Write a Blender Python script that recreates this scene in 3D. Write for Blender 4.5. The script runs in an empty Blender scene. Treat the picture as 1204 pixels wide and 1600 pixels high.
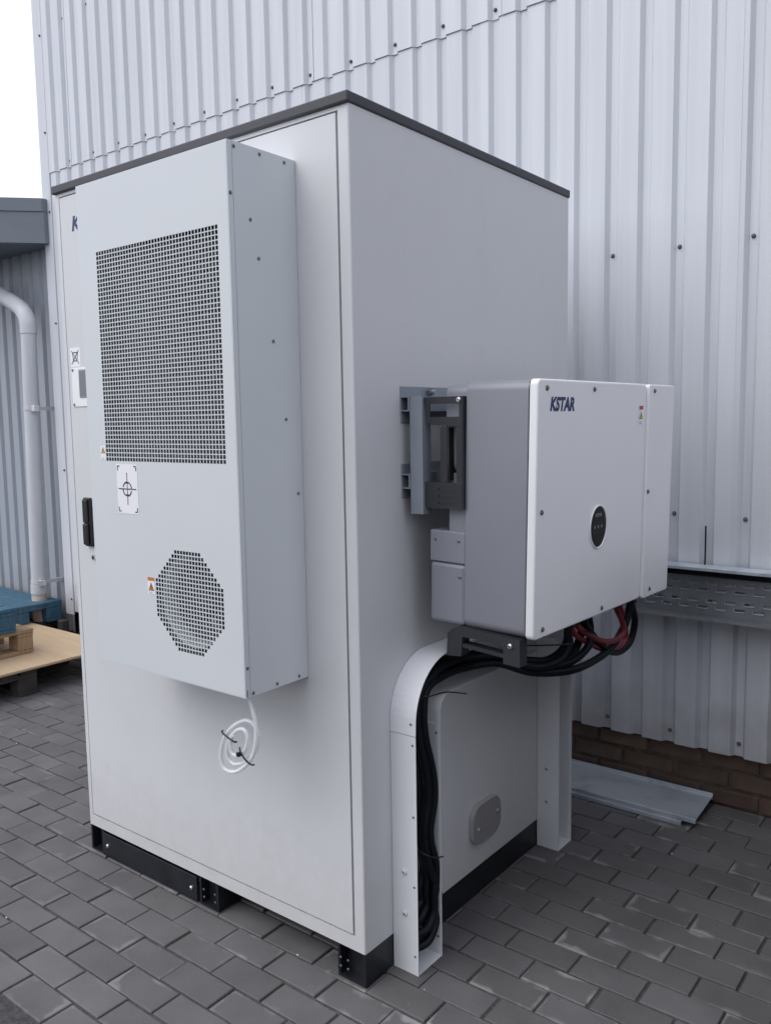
import bpy, bmesh, math, random
from mathutils import Vector, Matrix
random.seed(7)
R = math.radians
scn = bpy.context.scene
COL = scn.collection

# ------------------------------------------------------------------ camera
cam_d = bpy.data.cameras.new('camera')
cam = bpy.data.objects.new('camera', cam_d)
COL.objects.link(cam)
scn.camera = cam
yaw, pitch, roll = 0.6634, 0.1076, -0.0165
cy_, sy_, cp_, sp_ = math.cos(yaw), math.sin(yaw), math.cos(pitch), math.sin(pitch)
d_ = Vector((-sy_*cp_, cy_*cp_, -sp_))
r_ = Vector((cy_, sy_, 0))
u_ = r_.cross(d_)
rr = r_*math.cos(roll) + u_*math.sin(roll)
uu = u_*math.cos(roll) - r_*math.sin(roll)
CAM = Vector((1.3542, -1.6146, 1.5014))
m3 = Matrix((rr, uu, -d_)).transposed()
cam.matrix_world = Matrix.Translation(CAM) @ m3.to_4x4()
cam_d.sensor_fit = 'VERTICAL'
cam_d.sensor_height = 24.0
cam_d.lens = 24.0*1326.0/1600.0
cam_d.clip_start = 0.02
cam_d.clip_end = 2000

# ------------------------------------------------------------------ world: even overcast
SUN_EL, SUN_AZ = R(50), R(209)          # azimuth: direction (sin, cos) -> from the front
w = bpy.data.worlds.new('World'); scn.world = w; w.use_nodes = True
nt = w.node_tree
sky = nt.nodes.new('ShaderNodeTexSky'); sky.sky_type = 'NISHITA'; sky.sun_disc = False
sky.sun_elevation = SUN_EL; sky.sun_rotation = SUN_AZ; sky.dust_density = 2.0; sky.air_density = 1.0
hsv = nt.nodes.new('ShaderNodeHueSaturation'); hsv.inputs['Saturation'].default_value = 0.3
mixw = nt.nodes.new('ShaderNodeMix'); mixw.data_type = 'RGBA'; mixw.inputs[0].default_value = 0.78
mixw.inputs[7].default_value = (3.12, 3.23, 3.72, 1)
nt.links.new(sky.outputs[0], hsv.inputs['Color'])
nt.links.new(hsv.outputs[0], mixw.inputs[6])
nt.links.new(mixw.outputs[2], nt.nodes['Background'].inputs[0])
nt.nodes['Background'].inputs[1].default_value = 0.15

sun_d = bpy.data.lights.new('sun', 'SUN'); sun_d.energy = 0.55; sun_d.angle = R(50)
sun_d.color = (1.0, 0.98, 0.96)
sun = bpy.data.objects.new('sun', sun_d); COL.objects.link(sun)
sdir = Vector((math.sin(SUN_AZ)*math.cos(SUN_EL), math.cos(SUN_AZ)*math.cos(SUN_EL), math.sin(SUN_EL)))
sun.rotation_euler = sdir.to_track_quat('Z', 'Y').to_euler()
sun.location = sdir*30

scn.view_settings.view_transform = 'Standard'
scn.view_settings.look = 'None'
scn.view_settings.exposure = 1.2
scn.view_settings.gamma = 1.0
scn.view_settings.use_curve_mapping = False
scn.render.engine = 'CYCLES'

# ------------------------------------------------------------------ materials
def node(nt, t, **kw):
    n = nt.nodes.new(t)
    for k, v in kw.items(): setattr(n, k, v)
    return n

def mat(name, col, rough=0.5, metal=0.0, var=0.0, vscale=4.0, rvar=0.0, bump=0.0, bscale=300.0,
        stretch=(1, 1, 1), col2=None, lo=0.35, hi=0.65, spec=0.5, detail=5.0, coords='Object'):
    m = bpy.data.materials.new(name); m.use_nodes = True
    nt = m.node_tree; b = nt.nodes['Principled BSDF']
    b.inputs['Base Color'].default_value = (*col, 1); b.inputs['Roughness'].default_value = rough
    b.inputs['Metallic'].default_value = metal; b.inputs['Specular IOR Level'].default_value = spec
    if var or rvar or bump or col2:
        tc = node(nt, 'ShaderNodeTexCoord'); mp = node(nt, 'ShaderNodeMapping')
        mp.inputs['Scale'].default_value = stretch
        nt.links.new(tc.outputs[coords], mp.inputs[0])
    if var or rvar or col2:
        no = node(nt, 'ShaderNodeTexNoise'); no.inputs['Scale'].default_value = vscale
        no.inputs['Detail'].default_value = detail; no.inputs['Roughness'].default_value = 0.6
        nt.links.new(mp.outputs[0], no.inputs[0])
        mr = node(nt, 'ShaderNodeMapRange'); mr.inputs[1].default_value = lo; mr.inputs[2].default_value = hi
        nt.links.new(no.outputs[0], mr.inputs[0])
        mx = node(nt, 'ShaderNodeMix', data_type='RGBA')
        nt.links.new(mr.outputs[0], mx.inputs[0])
        a = col; c2 = col2 if col2 else tuple(min(1, c*(1+var)) for c in col)
        if not col2: a = tuple(c*(1-var) for c in col)
        mx.inputs[6].default_value = (*a, 1); mx.inputs[7].default_value = (*c2, 1)
        nt.links.new(mx.outputs[2], b.inputs['Base Color'])
        if rvar:
            mr2 = node(nt, 'ShaderNodeMapRange'); mr2.inputs[3].default_value = rough-rvar; mr2.inputs[4].default_value = rough+rvar
            nt.links.new(no.outputs[0], mr2.inputs[0]); nt.links.new(mr2.outputs[0], b.inputs['Roughness'])
    if bump:
        n2 = node(nt, 'ShaderNodeTexNoise'); n2.inputs['Scale'].default_value = bscale; n2.inputs['Detail'].default_value = 3
        nt.links.new(mp.outputs[0], n2.inputs[0])
        bp = node(nt, 'ShaderNodeBump'); bp.inputs['Strength'].default_value = bump; bp.inputs['Distance'].default_value = 0.002
        nt.links.new(n2.outputs[0], bp.inputs['Height']); nt.links.new(bp.outputs[0], b.inputs['Normal'])
    return m

M = {}
M['cab'] = mat('cabinet_paint', (.60, .605, .615), .48, var=.012, vscale=3, rvar=.04, bump=.04, bscale=700)
M['duct'] = mat('duct_paint', (.70, .71, .73), .42, var=.012, vscale=4, rvar=.05, bump=.03, bscale=700)
M['ac'] = mat('ac_paint', (.60, .63, .645), .42, var=.012, vscale=3, rvar=.05, bump=.03, bscale=700)
M['lid'] = mat('lid_paint', (.040, .040, .047), .5, var=.08, vscale=6, rvar=.05)
M['black'] = mat('black_paint', (.010, .011, .015), .42, var=.3, vscale=9, rvar=.1)
M['plastic'] = mat('black_plastic', (.012, .012, .014), .35, rvar=.05, vscale=30)
M['rubber'] = mat('cable_rubber', (.005, .006, .010), .5, var=.3, vscale=20, rvar=.06, spec=.25)
M['red'] = mat('red_cable', (.22, .018, .03), .42, var=.2, vscale=20)
M['inv_body'] = mat('inverter_grey', (.235, .245, .275), .42, metal=.1, var=.02, vscale=5, rvar=.05, bump=.04, bscale=600)
M['inv_white'] = mat('inverter_white', (.80, .80, .805), .36, var=.01, vscale=4, rvar=.04, bump=.03, bscale=700)
M['steel'] = mat('dark_steel', (.030, .032, .038), .5, metal=.2, var=.1, vscale=12, rvar=.08)
M['plate'] = mat('plate_grey', (.30, .295, .29), .5, metal=.2, var=.05, vscale=20, rvar=.08)
M['rim'] = mat('plate_rim', (.46, .455, .45), .45, metal=.2, rvar=.05, vscale=20)
M['rail'] = mat('grey_rail', (.27, .30, .34), .5, metal=.25, var=.05, vscale=12, rvar=.08)
M['zinc'] = mat('zinc_screw', (.62, .62, .63), .32, metal=.9)
M['dscrew'] = mat('dull_screw', (.19, .20, .22), .45, metal=.5)
M['hole'] = mat('hole_black', (.008, .008, .009), .8)
M['gap'] = mat('gap_black', (.006, .006, .007), .9, spec=.1)
M['galv'] = mat('galvanised', (.22, .235, .25), .42, metal=.5, col2=(.32, .34, .355), vscale=9, rvar=.08, lo=.3, hi=.7)
M['lidgalv'] = mat('galvanised_cover', (.40, .45, .50), .36, metal=.45, col2=(.60, .66, .71), vscale=9, rvar=.1, lo=.28, hi=.5)
M['blue_ink'] = mat('blue_ink', (.010, .026, .12), .5)
M['screen'] = mat('display_black', (.008, .008, .009), .35, spec=.15)
M['white_label'] = mat('white_label', (.80, .80, .82), .4)
M['ink'] = mat('black_ink', (.02, .02, .022), .5)
M['yellow'] = mat('yellow_ink', (.55, .42, .03), .5)
M['orange'] = mat('orange_ink', (.50, .18, .04), .5)
M['redink'] = mat('red_ink', (.48, .06, .08), .5)
M['grey_ink'] = mat('grey_ink', (.30, .30, .31), .5)
M['bluepaint'] = mat('blue_pallet_paint', (.022, .075, .13), .7, col2=(.065, .155, .22), vscale=14, stretch=(1, 6, 1), lo=.3, hi=.75, bump=.3, bscale=120)
M['wood'] = mat('pallet_wood', (.26, .17, .095), .75, col2=(.40, .28, .17), vscale=10, stretch=(1, 7, 1), lo=.3, hi=.7, bump=.3, bscale=120)
M['ply'] = mat('plywood', (.47, .34, .21), .6, col2=(.56, .42, .27), vscale=3, stretch=(1, 6, 1), lo=.3, hi=.7, bump=.1, bscale=200)
M['darkwood'] = mat('dark_wood', (.05, .04, .035), .8, var=.3, vscale=9)
M['fascia'] = mat('fascia_grey', (.155, .175, .20), .5, var=.05, vscale=3, rvar=.08, stretch=(1, 1, 3))
M['pipe'] = mat('pipe_pvc', (.52, .535, .56), .4, var=.06, vscale=5, rvar=.08, stretch=(3, 3, .5))
M['pipe_collar'] = mat('pipe_collar', (.42, .27, .20), .5, col2=(.60, .56, .52), vscale=8)
M['concrete'] = mat('concrete', (.28, .27, .26), .8, var=.2, vscale=20, bump=.3, bscale=200)
M['coil'] = mat('coil_fin', (.055, .058, .065), .5, metal=.4, var=.2, vscale=60)
M['ring'] = mat('fan_ring', (.45, .47, .49), .35)

def wall_material(name, base, grime):
    """painted steel cladding: vertical rain streaks, dust at the foot of the sheet"""
    m = bpy.data.materials.new(name); m.use_nodes = True; nt = m.node_tree; b = nt.nodes['Principled BSDF']
    b.inputs['Roughness'].default_value = .42
    g = node(nt, 'ShaderNodeNewGeometry')
    mp = node(nt, 'ShaderNodeMapping'); mp.inputs['Scale'].default_value = (9, 9, .35)
    nt.links.new(g.outputs['Position'], mp.inputs[0])
    n1 = node(nt, 'ShaderNodeTexNoise'); n1.inputs['Scale'].default_value = 2.2; n1.inputs['Detail'].default_value = 6
    nt.links.new(mp.outputs[0], n1.inputs[0])
    r1 = node(nt, 'ShaderNodeMapRange'); r1.inputs[1].default_value = .38; r1.inputs[2].default_value = .72
    r1.inputs[3].default_value = 0; r1.inputs[4].default_value = .34
    nt.links.new(n1.outputs[0], r1.inputs[0])
    mx = node(nt, 'ShaderNodeMix', data_type='RGBA'); mx.inputs[6].default_value = (*base, 1)
    mx.inputs[7].default_value = (*grime, 1); nt.links.new(r1.outputs[0], mx.inputs[0])
    # splash dirt with a noisy upper edge in the lowest quarter metre
    sx = node(nt, 'ShaderNodeSeparateXYZ'); nt.links.new(g.outputs['Position'], sx.inputs[0])
    n2 = node(nt, 'ShaderNodeTexNoise'); n2.inputs['Scale'].default_value = 7; n2.inputs['Detail'].default_value = 6
    nt.links.new(g.outputs['Position'], n2.inputs[0])
    ad = node(nt, 'ShaderNodeMath', operation='MULTIPLY_ADD'); ad.inputs[1].default_value = -.45
    nt.links.new(n2.outputs[0], ad.inputs[0]); nt.links.new(sx.outputs[2], ad.inputs[2])
    r2 = node(nt, 'ShaderNodeMapRange'); r2.inputs[1].default_value = -.02; r2.inputs[2].default_value = .22
    r2.inputs[3].default_value = .5; r2.inputs[4].default_value = 0
    nt.links.new(ad.outputs[0], r2.inputs[0])
    mx2 = node(nt, 'ShaderNodeMix', data_type='RGBA'); mx2.inputs[7].default_value = (.26, .24, .22, 1)
    nt.links.new(mx.outputs[2], mx2.inputs[6]); nt.links.new(r2.outputs[0], mx2.inputs[0])
    oi = node(nt, 'ShaderNodeObjectInfo')
    r3 = node(nt, 'ShaderNodeMapRange'); r3.inputs[3].default_value = .97; r3.inputs[4].default_value = 1.03
    nt.links.new(oi.outputs['Random'], r3.inputs[0])
    mu = node(nt, 'ShaderNodeVectorMath', operation='SCALE'); nt.links.new(mx2.outputs[2], mu.inputs[0]); nt.links.new(r3.outputs[0], mu.inputs['Scale'])
    nt.links.new(mu.outputs[0], b.inputs['Base Color'])
    # shallow oil-canning of thin sheet
    n3 = node(nt, 'ShaderNodeTexNoise'); n3.inputs['Scale'].default_value = 2.0; n3.inputs['Detail'].default_value = 1
    mp3 = node(nt, 'ShaderNodeMapping'); mp3.inputs['Scale'].default_value = (3, 1, .8)
    nt.links.new(g.outputs['Position'], mp3.inputs[0]); nt.links.new(mp3.outputs[0], n3.inputs[0])
    bp = node(nt, 'ShaderNodeBump'); bp.inputs['Strength'].default_value = .25; bp.inputs['Distance'].default_value = .02
    nt.links.new(n3.outputs[0], bp.inputs['Height']); nt.links.new(bp.outputs[0], b.inputs['Normal'])
    return m
M['clad'] = wall_material('wall_cladding', (.60, .62, .66), (.42, .44, .47))
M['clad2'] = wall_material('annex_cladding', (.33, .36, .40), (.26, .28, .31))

def cabinet_material():
    m = mat('cabinet_paint', (.60, .605, .615), .46, var=.015, vscale=2.5, rvar=.05, detail=6)
    nt = m.node_tree; b = nt.nodes['Principled BSDF']; src = b.inputs['Base Color'].links[0].from_socket
    g = node(nt, 'ShaderNodeNewGeometry'); sx = node(nt, 'ShaderNodeSeparateXYZ'); nt.links.new(g.outputs['Position'], sx.inputs[0])
    n2 = node(nt, 'ShaderNodeTexNoise'); n2.inputs['Scale'].default_value = 14; n2.inputs['Detail'].default_value = 8; n2.inputs['Roughness'].default_value = .7
    nt.links.new(g.outputs['Position'], n2.inputs[0])
    ad = node(nt, 'ShaderNodeMath', operation='MULTIPLY_ADD'); ad.inputs[1].default_value = -.55
    nt.links.new(n2.outputs[0], ad.inputs[0]); nt.links.new(sx.outputs[2], ad.inputs[2])
    r = node(nt, 'ShaderNodeMapRange'); r.inputs[1].default_value = -.25; r.inputs[2].default_value = .10; r.inputs[3].default_value = .3; r.inputs[4].default_value = 0
    nt.links.new(ad.outputs[0], r.inputs[0])
    mx = node(nt, 'ShaderNodeMix', data_type='RGBA'); mx.inputs[7].default_value = (.36, .34, .32, 1)
    nt.links.new(src, mx.inputs[6]); nt.links.new(r.outputs[0], mx.inputs[0])
    # faint smears and dust spots over the sheet
    n4 = node(nt, 'ShaderNodeTexNoise'); n4.inputs['Scale'].default_value = 3.5; n4.inputs['Detail'].default_value = 9; n4.inputs['Roughness'].default_value = .75
    mp4 = node(nt, 'ShaderNodeMapping'); mp4.inputs['Scale'].default_value = (2.2, 2.2, .7); nt.links.new(g.outputs['Position'], mp4.inputs[0]); nt.links.new(mp4.outputs[0], n4.inputs[0])
    r4 = node(nt, 'ShaderNodeMapRange'); r4.inputs[1].default_value = .52; r4.inputs[2].default_value = .8; r4.inputs[4].default_value = .16
    nt.links.new(n4.outputs[0], r4.inputs[0])
    mx4 = node(nt, 'ShaderNodeMix', data_type='RGBA'); mx4.inputs[7].default_value = (.45, .44, .43, 1)
    nt.links.new(mx.outputs[2], mx4.inputs[6]); nt.links.new(r4.outputs[0], mx4.inputs[0]); nt.links.new(mx4.outputs[2], b.inputs['Base Color'])
    n3 = node(nt, 'ShaderNodeTexNoise'); n3.inputs['Scale'].default_value = 1.6; n3.inputs['Detail'].default_value = 1
    nt.links.new(g.outputs['Position'], n3.inputs[0])
    bp = node(nt, 'ShaderNodeBump'); bp.inputs['Strength'].default_value = .2; bp.inputs['Distance'].default_value = .02
    nt.links.new(n3.outputs[0], bp.inputs['Height']); nt.links.new(bp.outputs[0], b.inputs['Normal'])
    return m
M['cab'] = cabinet_material()

def paver_material():
    m = bpy.data.materials.new('paver_concrete'); m.use_nodes = True; nt = m.node_tree; b = nt.nodes['Principled BSDF']
    b.inputs['Roughness'].default_value = .78
    g = node(nt, 'ShaderNodeNewGeometry'); oi = node(nt, 'ShaderNodeObjectInfo'); uv = node(nt, 'ShaderNodeUVMap')
    rnd = node(nt, 'ShaderNodeMath', operation='ADD'); nt.links.new(oi.outputs['Random'], rnd.inputs[0]); nt.links.new(g.outputs['Random Per Island'], rnd.inputs[1])
    fr = node(nt, 'ShaderNodeMath', operation='FRACT'); nt.links.new(rnd.outputs[0], fr.inputs[0])
    n1 = node(nt, 'ShaderNodeTexNoise'); n1.inputs['Scale'].default_value = 5; n1.inputs['Detail'].default_value = 6
    nt.links.new(g.outputs['Position'], n1.inputs[0])
    n2 = node(nt, 'ShaderNodeTexNoise'); n2.inputs['Scale'].default_value = 160; n2.inputs['Detail'].default_value = 4
    nt.links.new(g.outputs['Position'], n2.inputs[0])
    # base tone per stone
    cr = node(nt, 'ShaderNodeValToRGB'); nt.links.new(fr.outputs[0], cr.inputs[0])
    cr.color_ramp.elements[0].color = (.097, .092, .093, 1); cr.color_ramp.elements[1].color = (.121, .117, .119, 1)
    e = cr.color_ramp.elements.new(.5); e.color = (.108, .103, .103, 1)
    mu = node(nt, 'ShaderNodeMix', data_type='RGBA', blend_type='MULTIPLY'); mu.inputs[0].default_value = 1
    r1 = node(nt, 'ShaderNodeMapRange'); r1.inputs[1].default_value = .3; r1.inputs[2].default_value = .7; r1.inputs[3].default_value = .82; r1.inputs[4].default_value = 1.16
    nt.links.new(n1.outputs[0], r1.inputs[0]); nt.links.new(cr.outputs[0], mu.inputs[6]); nt.links.new(r1.outputs[0], mu.inputs[7])
    mu2 = node(nt, 'ShaderNodeMix', data_type='RGBA', blend_type='MULTIPLY'); mu2.inputs[0].default_value = 1
    r2 = node(nt, 'ShaderNodeMapRange'); r2.inputs[1].default_value = .25; r2.inputs[2].default_value = .75; r2.inputs[3].default_value = .92; r2.inputs[4].default_value = 1.08
    nt.links.new(n2.outputs[0], r2.inputs[0]); nt.links.new(mu.outputs[2], mu2.inputs[6]); nt.links.new(r2.outputs[0], mu2.inputs[7])
    # lime bloom along the edges of some stones: distance to edge from UV
    sx = node(nt, 'ShaderNodeSeparateXYZ'); nt.links.new(uv.outputs[0], sx.inputs[0])
    def edge(o, k):
        a = node(nt, 'ShaderNodeMath', operation='SUBTRACT'); a.inputs[1].default_value = .5; nt.links.new(o, a.inputs[0])
        c = node(nt, 'ShaderNodeMath', operation='ABSOLUTE'); nt.links.new(a.outputs[0], c.inputs[0])
        d = node(nt, 'ShaderNodeMath', operation='SUBTRACT'); d.inputs[0].default_value = .5; nt.links.new(c.outputs[0], d.inputs[1])
        f = node(nt, 'ShaderNodeMath', operation='MULTIPLY'); f.inputs[1].default_value = k; nt.links.new(d.outputs[0], f.inputs[0])
        return f.outputs[0]
    mn = node(nt, 'ShaderNodeMath', operation='MINIMUM'); nt.links.new(edge(sx.outputs[0], .2), mn.inputs[0]); nt.links.new(edge(sx.outputs[1], .1), mn.inputs[1])
    n4 = node(nt, 'ShaderNodeTexNoise'); n4.inputs['Scale'].default_value = 9; n4.inputs['Detail'].default_value = 3
    nt.links.new(g.outputs['Position'], n4.inputs[0])
    wd = node(nt, 'ShaderNodeMapRange'); wd.inputs[1].default_value = .48; wd.inputs[2].default_value = .74; wd.inputs[3].default_value = 0; wd.inputs[4].default_value = .03
    nt.links.new(n4.outputs[0], wd.inputs[0])
    df = node(nt, 'ShaderNodeMath', operation='SUBTRACT'); nt.links.new(wd.outputs[0], df.inputs[0]); nt.links.new(mn.outputs[0], df.inputs[1])
    ef = node(nt, 'ShaderNodeMapRange'); ef.inputs[1].default_value = -.002; ef.inputs[2].default_value = .013; nt.links.new(df.outputs[0], ef.inputs[0])
    # only on some stones
    f2 = node(nt, 'ShaderNodeMath', operation='MULTIPLY'); f2.inputs[1].default_value = 7.31; nt.links.new(fr.outputs[0], f2.inputs[0])
    f3 = node(nt, 'ShaderNodeMath', operation='FRACT'); nt.links.new(f2.outputs[0], f3.inputs[0])
    sel = node(nt, 'ShaderNodeMapRange'); sel.inputs[1].default_value = .55; sel.inputs[2].default_value = .95; sel.inputs[4].default_value = .8
    nt.links.new(f3.outputs[0], sel.inputs[0])
    ml = node(nt, 'ShaderNodeMath', operation='MULTIPLY'); nt.links.new(ef.outputs[0], ml.inputs[0]); nt.links.new(sel.outputs[0], ml.inputs[1])
    # the bloom is patchy over the yard: strongest in the damp corner by the wall
    px = node(nt, 'ShaderNodeSeparateXYZ'); nt.links.new(g.outputs['Position'], px.inputs[0])
    rx = node(nt, 'ShaderNodeMapRange'); rx.inputs[1].default_value = -.9; rx.inputs[2].default_value = .2; rx.inputs[3].default_value = .38; rx.inputs[4].default_value = 1.1
    nt.links.new(px.outputs[0], rx.inputs[0])
    ml2 = node(nt, 'ShaderNodeMath', operation='MULTIPLY'); nt.links.new(ml.outputs[0], ml2.inputs[0]); nt.links.new(rx.outputs[0], ml2.inputs[1])
    mx = node(nt, 'ShaderNodeMix', data_type='RGBA'); mx.inputs[7].default_value = (.29, .285, .28, 1)
    nt.links.new(ml2.outputs[0], mx.inputs[0]); nt.links.new(mu2.outputs[2], mx.inputs[6])
    nt.links.new(mx.outputs[2], b.inputs['Base Color'])
    bp = node(nt, 'ShaderNodeBump'); bp.inputs['Strength'].default_value = .2; bp.inputs['Distance'].default_value = .002
    nt.links.new(n2.outputs[0], bp.inputs['Height']); nt.links.new(bp.outputs[0], b.inputs['Normal'])
    return m
M['paver'] = paver_material()
M['sand'] = mat('joint_sand', (.05, .047, .045), .95, col2=(.10, .095, .09), vscale=60, lo=.4, hi=.75, bump=.6, bscale=300)
M['asphalt'] = mat('asphalt', (.035, .035, .037), .9, col2=(.085, .083, .083), vscale=55, lo=.42, hi=.72, bump=.9, bscale=160)
def brick_material():
    m = mat('brick_clay', (.085, .055, .040), .9, col2=(.15, .10, .075), vscale=9, lo=.3, hi=.7, bump=.5, bscale=140)
    nt = m.node_tree; b = nt.nodes['Principled BSDF']; src = b.inputs['Base Color'].links[0].from_socket
    oi = node(nt, 'ShaderNodeObjectInfo'); r = node(nt, 'ShaderNodeMapRange'); r.inputs[3].default_value = .7; r.inputs[4].default_value = 1.25
    nt.links.new(oi.outputs['Random'], r.inputs[0])
    mu = node(nt, 'ShaderNodeVectorMath', operation='SCALE'); nt.links.new(src, mu.inputs[0]); nt.links.new(r.outputs[0], mu.inputs['Scale'])
    nt.links.new(mu.outputs[0], b.inputs['Base Color']); return m
M['brick'] = brick_material()
M['mortar'] = mat('mortar', (.085, .066, .054), .95, var=.25, vscale=30, bump=.5, bscale=200)
def hose_material():
    m = bpy.data.materials.new('clear_hose'); m.use_nodes = True; nt = m.node_tree; b = nt.nodes['Principled BSDF']
    b.inputs['Base Color'].default_value = (.9, .91, .93, 1); b.inputs['Roughness'].default_value = .12
    t = node(nt, 'ShaderNodeBsdfTransparent'); fz = node(nt, 'ShaderNodeLayerWeight'); fz.inputs[0].default_value = .35
    r = node(nt, 'ShaderNodeMapRange'); r.inputs[3].default_value = .28; r.inputs[4].default_value = .85
    nt.links.new(fz.outputs['Facing'], r.inputs[0])
    mx = node(nt, 'ShaderNodeMixShader'); nt.links.new(r.outputs[0], mx.inputs[0])
    nt.links.new(t.outputs[0], mx.inputs[1]); nt.links.new(b.outputs[0], mx.inputs[2])
    nt.links.new(mx.outputs[0], nt.nodes['Material Output'].inputs[0]); return m
M['hose'] = hose_material()

# ------------------------------------------------------------------ mesh builder
ORG = {}
class MB:
    def __init__(s): s.v = []; s.f = []; s.m = []; s.sm = []; s.mats = []
    def mi(s, k):
        if k not in s.mats: s.mats.append(k)
        return s.mats.index(k)
    def add(s, vs, fs, k, smooth=False):
        o = len(s.v); i = s.mi(k); s.v += [Vector(p) for p in vs]
        for f in fs: s.f.append(tuple(o+j for j in f)); s.m.append(i); s.sm.append(smooth)
    def bm(s, bm, k, smooth=False, mtx=None):
        bm.verts.index_update()
        s.add([(mtx @ v.co) if mtx else v.co.copy() for v in bm.verts], [[v.index for v in f.verts] for f in bm.faces], k, smooth); bm.free()
    def box(s, a, b, k, bev=0.0, seg=2, mtx=None):
        bm = bmesh.new(); bmesh.ops.create_cube(bm, size=1)
        for v in bm.verts: v.co = Vector([(a[i]+b[i])/2 + v.co[i]*(b[i]-a[i]) for i in range(3)])
        if bev: bmesh.ops.bevel(bm, geom=bm.edges[:], offset=bev, segments=seg, profile=.5, affect='EDGES')
        s.bm(bm, k, False, mtx)
    def quad(s, a, b, c, d, k): s.add([a, b, c, d], [(0, 1, 2, 3)], k)
    def cyl(s, a, b, r, k, n=12, r2=None, caps=True, smooth=True):
        a = Vector(a); b = Vector(b); ax = (b-a).normalized(); r2 = r if r2 is None else r2
        t = ax.orthogonal().normalized(); bt = ax.cross(t)
        vs = []
        for p, rad in ((a, r), (b, r2)):
            for i in range(n):
                an = 2*math.pi*i/n; vs.append(p + (t*math.cos(an)+bt*math.sin(an))*rad)
        s.add(vs, [(i, (i+1) % n, n+(i+1) % n, n+i) for i in range(n)], k, smooth)
        if caps: s.add(vs[:n], [tuple(reversed(range(n)))], k); s.add(vs[n:], [tuple(range(n))], k)
    def tube(s, pts, r, k, n=10, sub=8, ripple=0.0):
        P = spline(pts, sub); vs = []; fs = []
        T = [(P[min(i+1, len(P)-1)]-P[max(i-1, 0)]).normalized() for i in range(len(P))]
        nrm = T[0].orthogonal().normalized()
        for i, p in enumerate(P):
            nrm = (nrm - T[i]*nrm.dot(T[i])).normalized(); bt = T[i].cross(nrm)
            q = r*(1+ripple*(1 if i % 2 else -1))
            for j in range(n):
                an = 2*math.pi*j/n; vs.append(p+(nrm*math.cos(an)+bt*math.sin(an))*q)
        for i in range(len(P)-1):
            for j in range(n): fs.append((i*n+j, i*n+(j+1) % n, (i+1)*n+(j+1) % n, (i+1)*n+j))
        s.add(vs, fs, k, True)
        s.add(vs[:n], [tuple(reversed(range(n)))], k); s.add(vs[-n:], [tuple(range(n))], k)
    def prism(s, poly, axis, a, b, k, mtx=None):
        """poly: 2D points of the plane normal to axis (x:(y,z) y:(x,z) z:(x,y)); simple polygon, caps as ngons"""
        def P(p, t):
            v = {'x': (t, p[0], p[1]), 'y': (p[0], t, p[1]), 'z': (p[0], p[1], t)}[axis]
            return (mtx @ Vector(v)) if mtx else Vector(v)
        n = len(poly); bm = bmesh.new()
        A = [bm.verts.new(P(p, a)) for p in poly]; B = [bm.verts.new(P(p, b)) for p in poly]
        bm.faces.new(A); bm.faces.new(B[::-1])
        for i in range(n): bm.faces.new((A[i], B[i], B[(i+1) % n], A[(i+1) % n]))
        bmesh.ops.recalc_face_normals(bm, faces=bm.faces[:]); 
        s.bm(bm, k)
    def mesh(s, name, org=Vector((0, 0, 0))):
        me = bpy.data.meshes.new(name); me.from_pydata([v-org for v in s.v], [], s.f)
        for k in s.mats: me.materials.append(M[k])
        me.polygons.foreach_set('material_index', s.m); me.polygons.foreach_set('use_smooth', s.sm); me.update(); return me
    def build(s, name, parent=None, at=None, **tags):
        org = ORG[parent.name] if parent else Vector(at if at else (0, 0, 0))
        o = bpy.data.objects.new(name, s.mesh(name, org)); COL.objects.link(o)
        if parent: o.parent = parent
        else: o.location = org
        ORG[o.name] = org
        for k, v in tags.items(): o[k] = v
        return o

def spline(pts, sub):
    P = [Vector(p) for p in pts]
    if len(P) == 2: return [P[0].lerp(P[1], i/sub) for i in range(sub+1)]
    out = []
    for i in range(len(P)-1):
        p0 = P[i-1] if i else P[0]*2-P[1]; p1, p2 = P[i], P[i+1]; p3 = P[i+2] if i+2 < len(P) else P[-1]*2-P[-2]
        for j in range(sub):
            t = j/sub
            out.append(.5*((2*p1)+(p2-p0)*t+(2*p0-5*p1+4*p2-p3)*t*t+(3*p1-p0-3*p2+p3)*t**3))
    out.append(P[-1]); return out

def empty(name, loc, **tags):
    o = bpy.data.objects.new(name, None); o.location = loc; o.empty_display_size = .1; COL.objects.link(o)
    ORG[o.name] = Vector(loc)
    for k, v in tags.items(): o[k] = v
    return o

def inst(name, me, parent, loc, rot=None):
    o = bpy.data.objects.new(name, me); COL.objects.link(o)
    if parent: o.parent = parent; o.location = Vector(loc)-ORG[parent.name]
    else: o.location = loc
    if rot: o.rotation_euler = rot
    ORG[o.name] = Vector(loc); return o

def screw_mesh(name, r, h, k, washer=None):
    """pan head screw, axis +Z, with a cross recess; optional washer"""
    b = MB(); z = 0
    if washer: b.cyl((0, 0, 0), (0, 0, h*.35), washer, 'hole' if k != 'zinc' else k, 12); z = h*.35
    b.cyl((0, 0, z), (0, 0, z+h*.6), r, k, 12); b.cyl((0, 0, z+h*.6), (0, 0, z+h), r, k, 12, r2=r*.6)
    b.box((-r*.45, -r*.1, z+h*.8), (r*.45, r*.1, z+h*1.03), 'hole'); b.box((-r*.1, -r*.44, z+h*.8), (r*.1, r*.44, z+h*1.04), 'hole')
    return b.mesh(name)
ROT = {'-y': (R(90), 0, 0), '+x': (0, R(90), 0), '+z': (0, 0, 0)}
S_small = screw_mesh('screw_small', .0045, .0025, 'dscrew')
S_zinc = screw_mesh('screw_zinc', .007, .006, 'zinc')
S_white = screw_mesh('screw_white', .008, .006, 'cab')
S_tiny = screw_mesh('screw_tiny', .0035, .002, 'dscrew')
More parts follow.
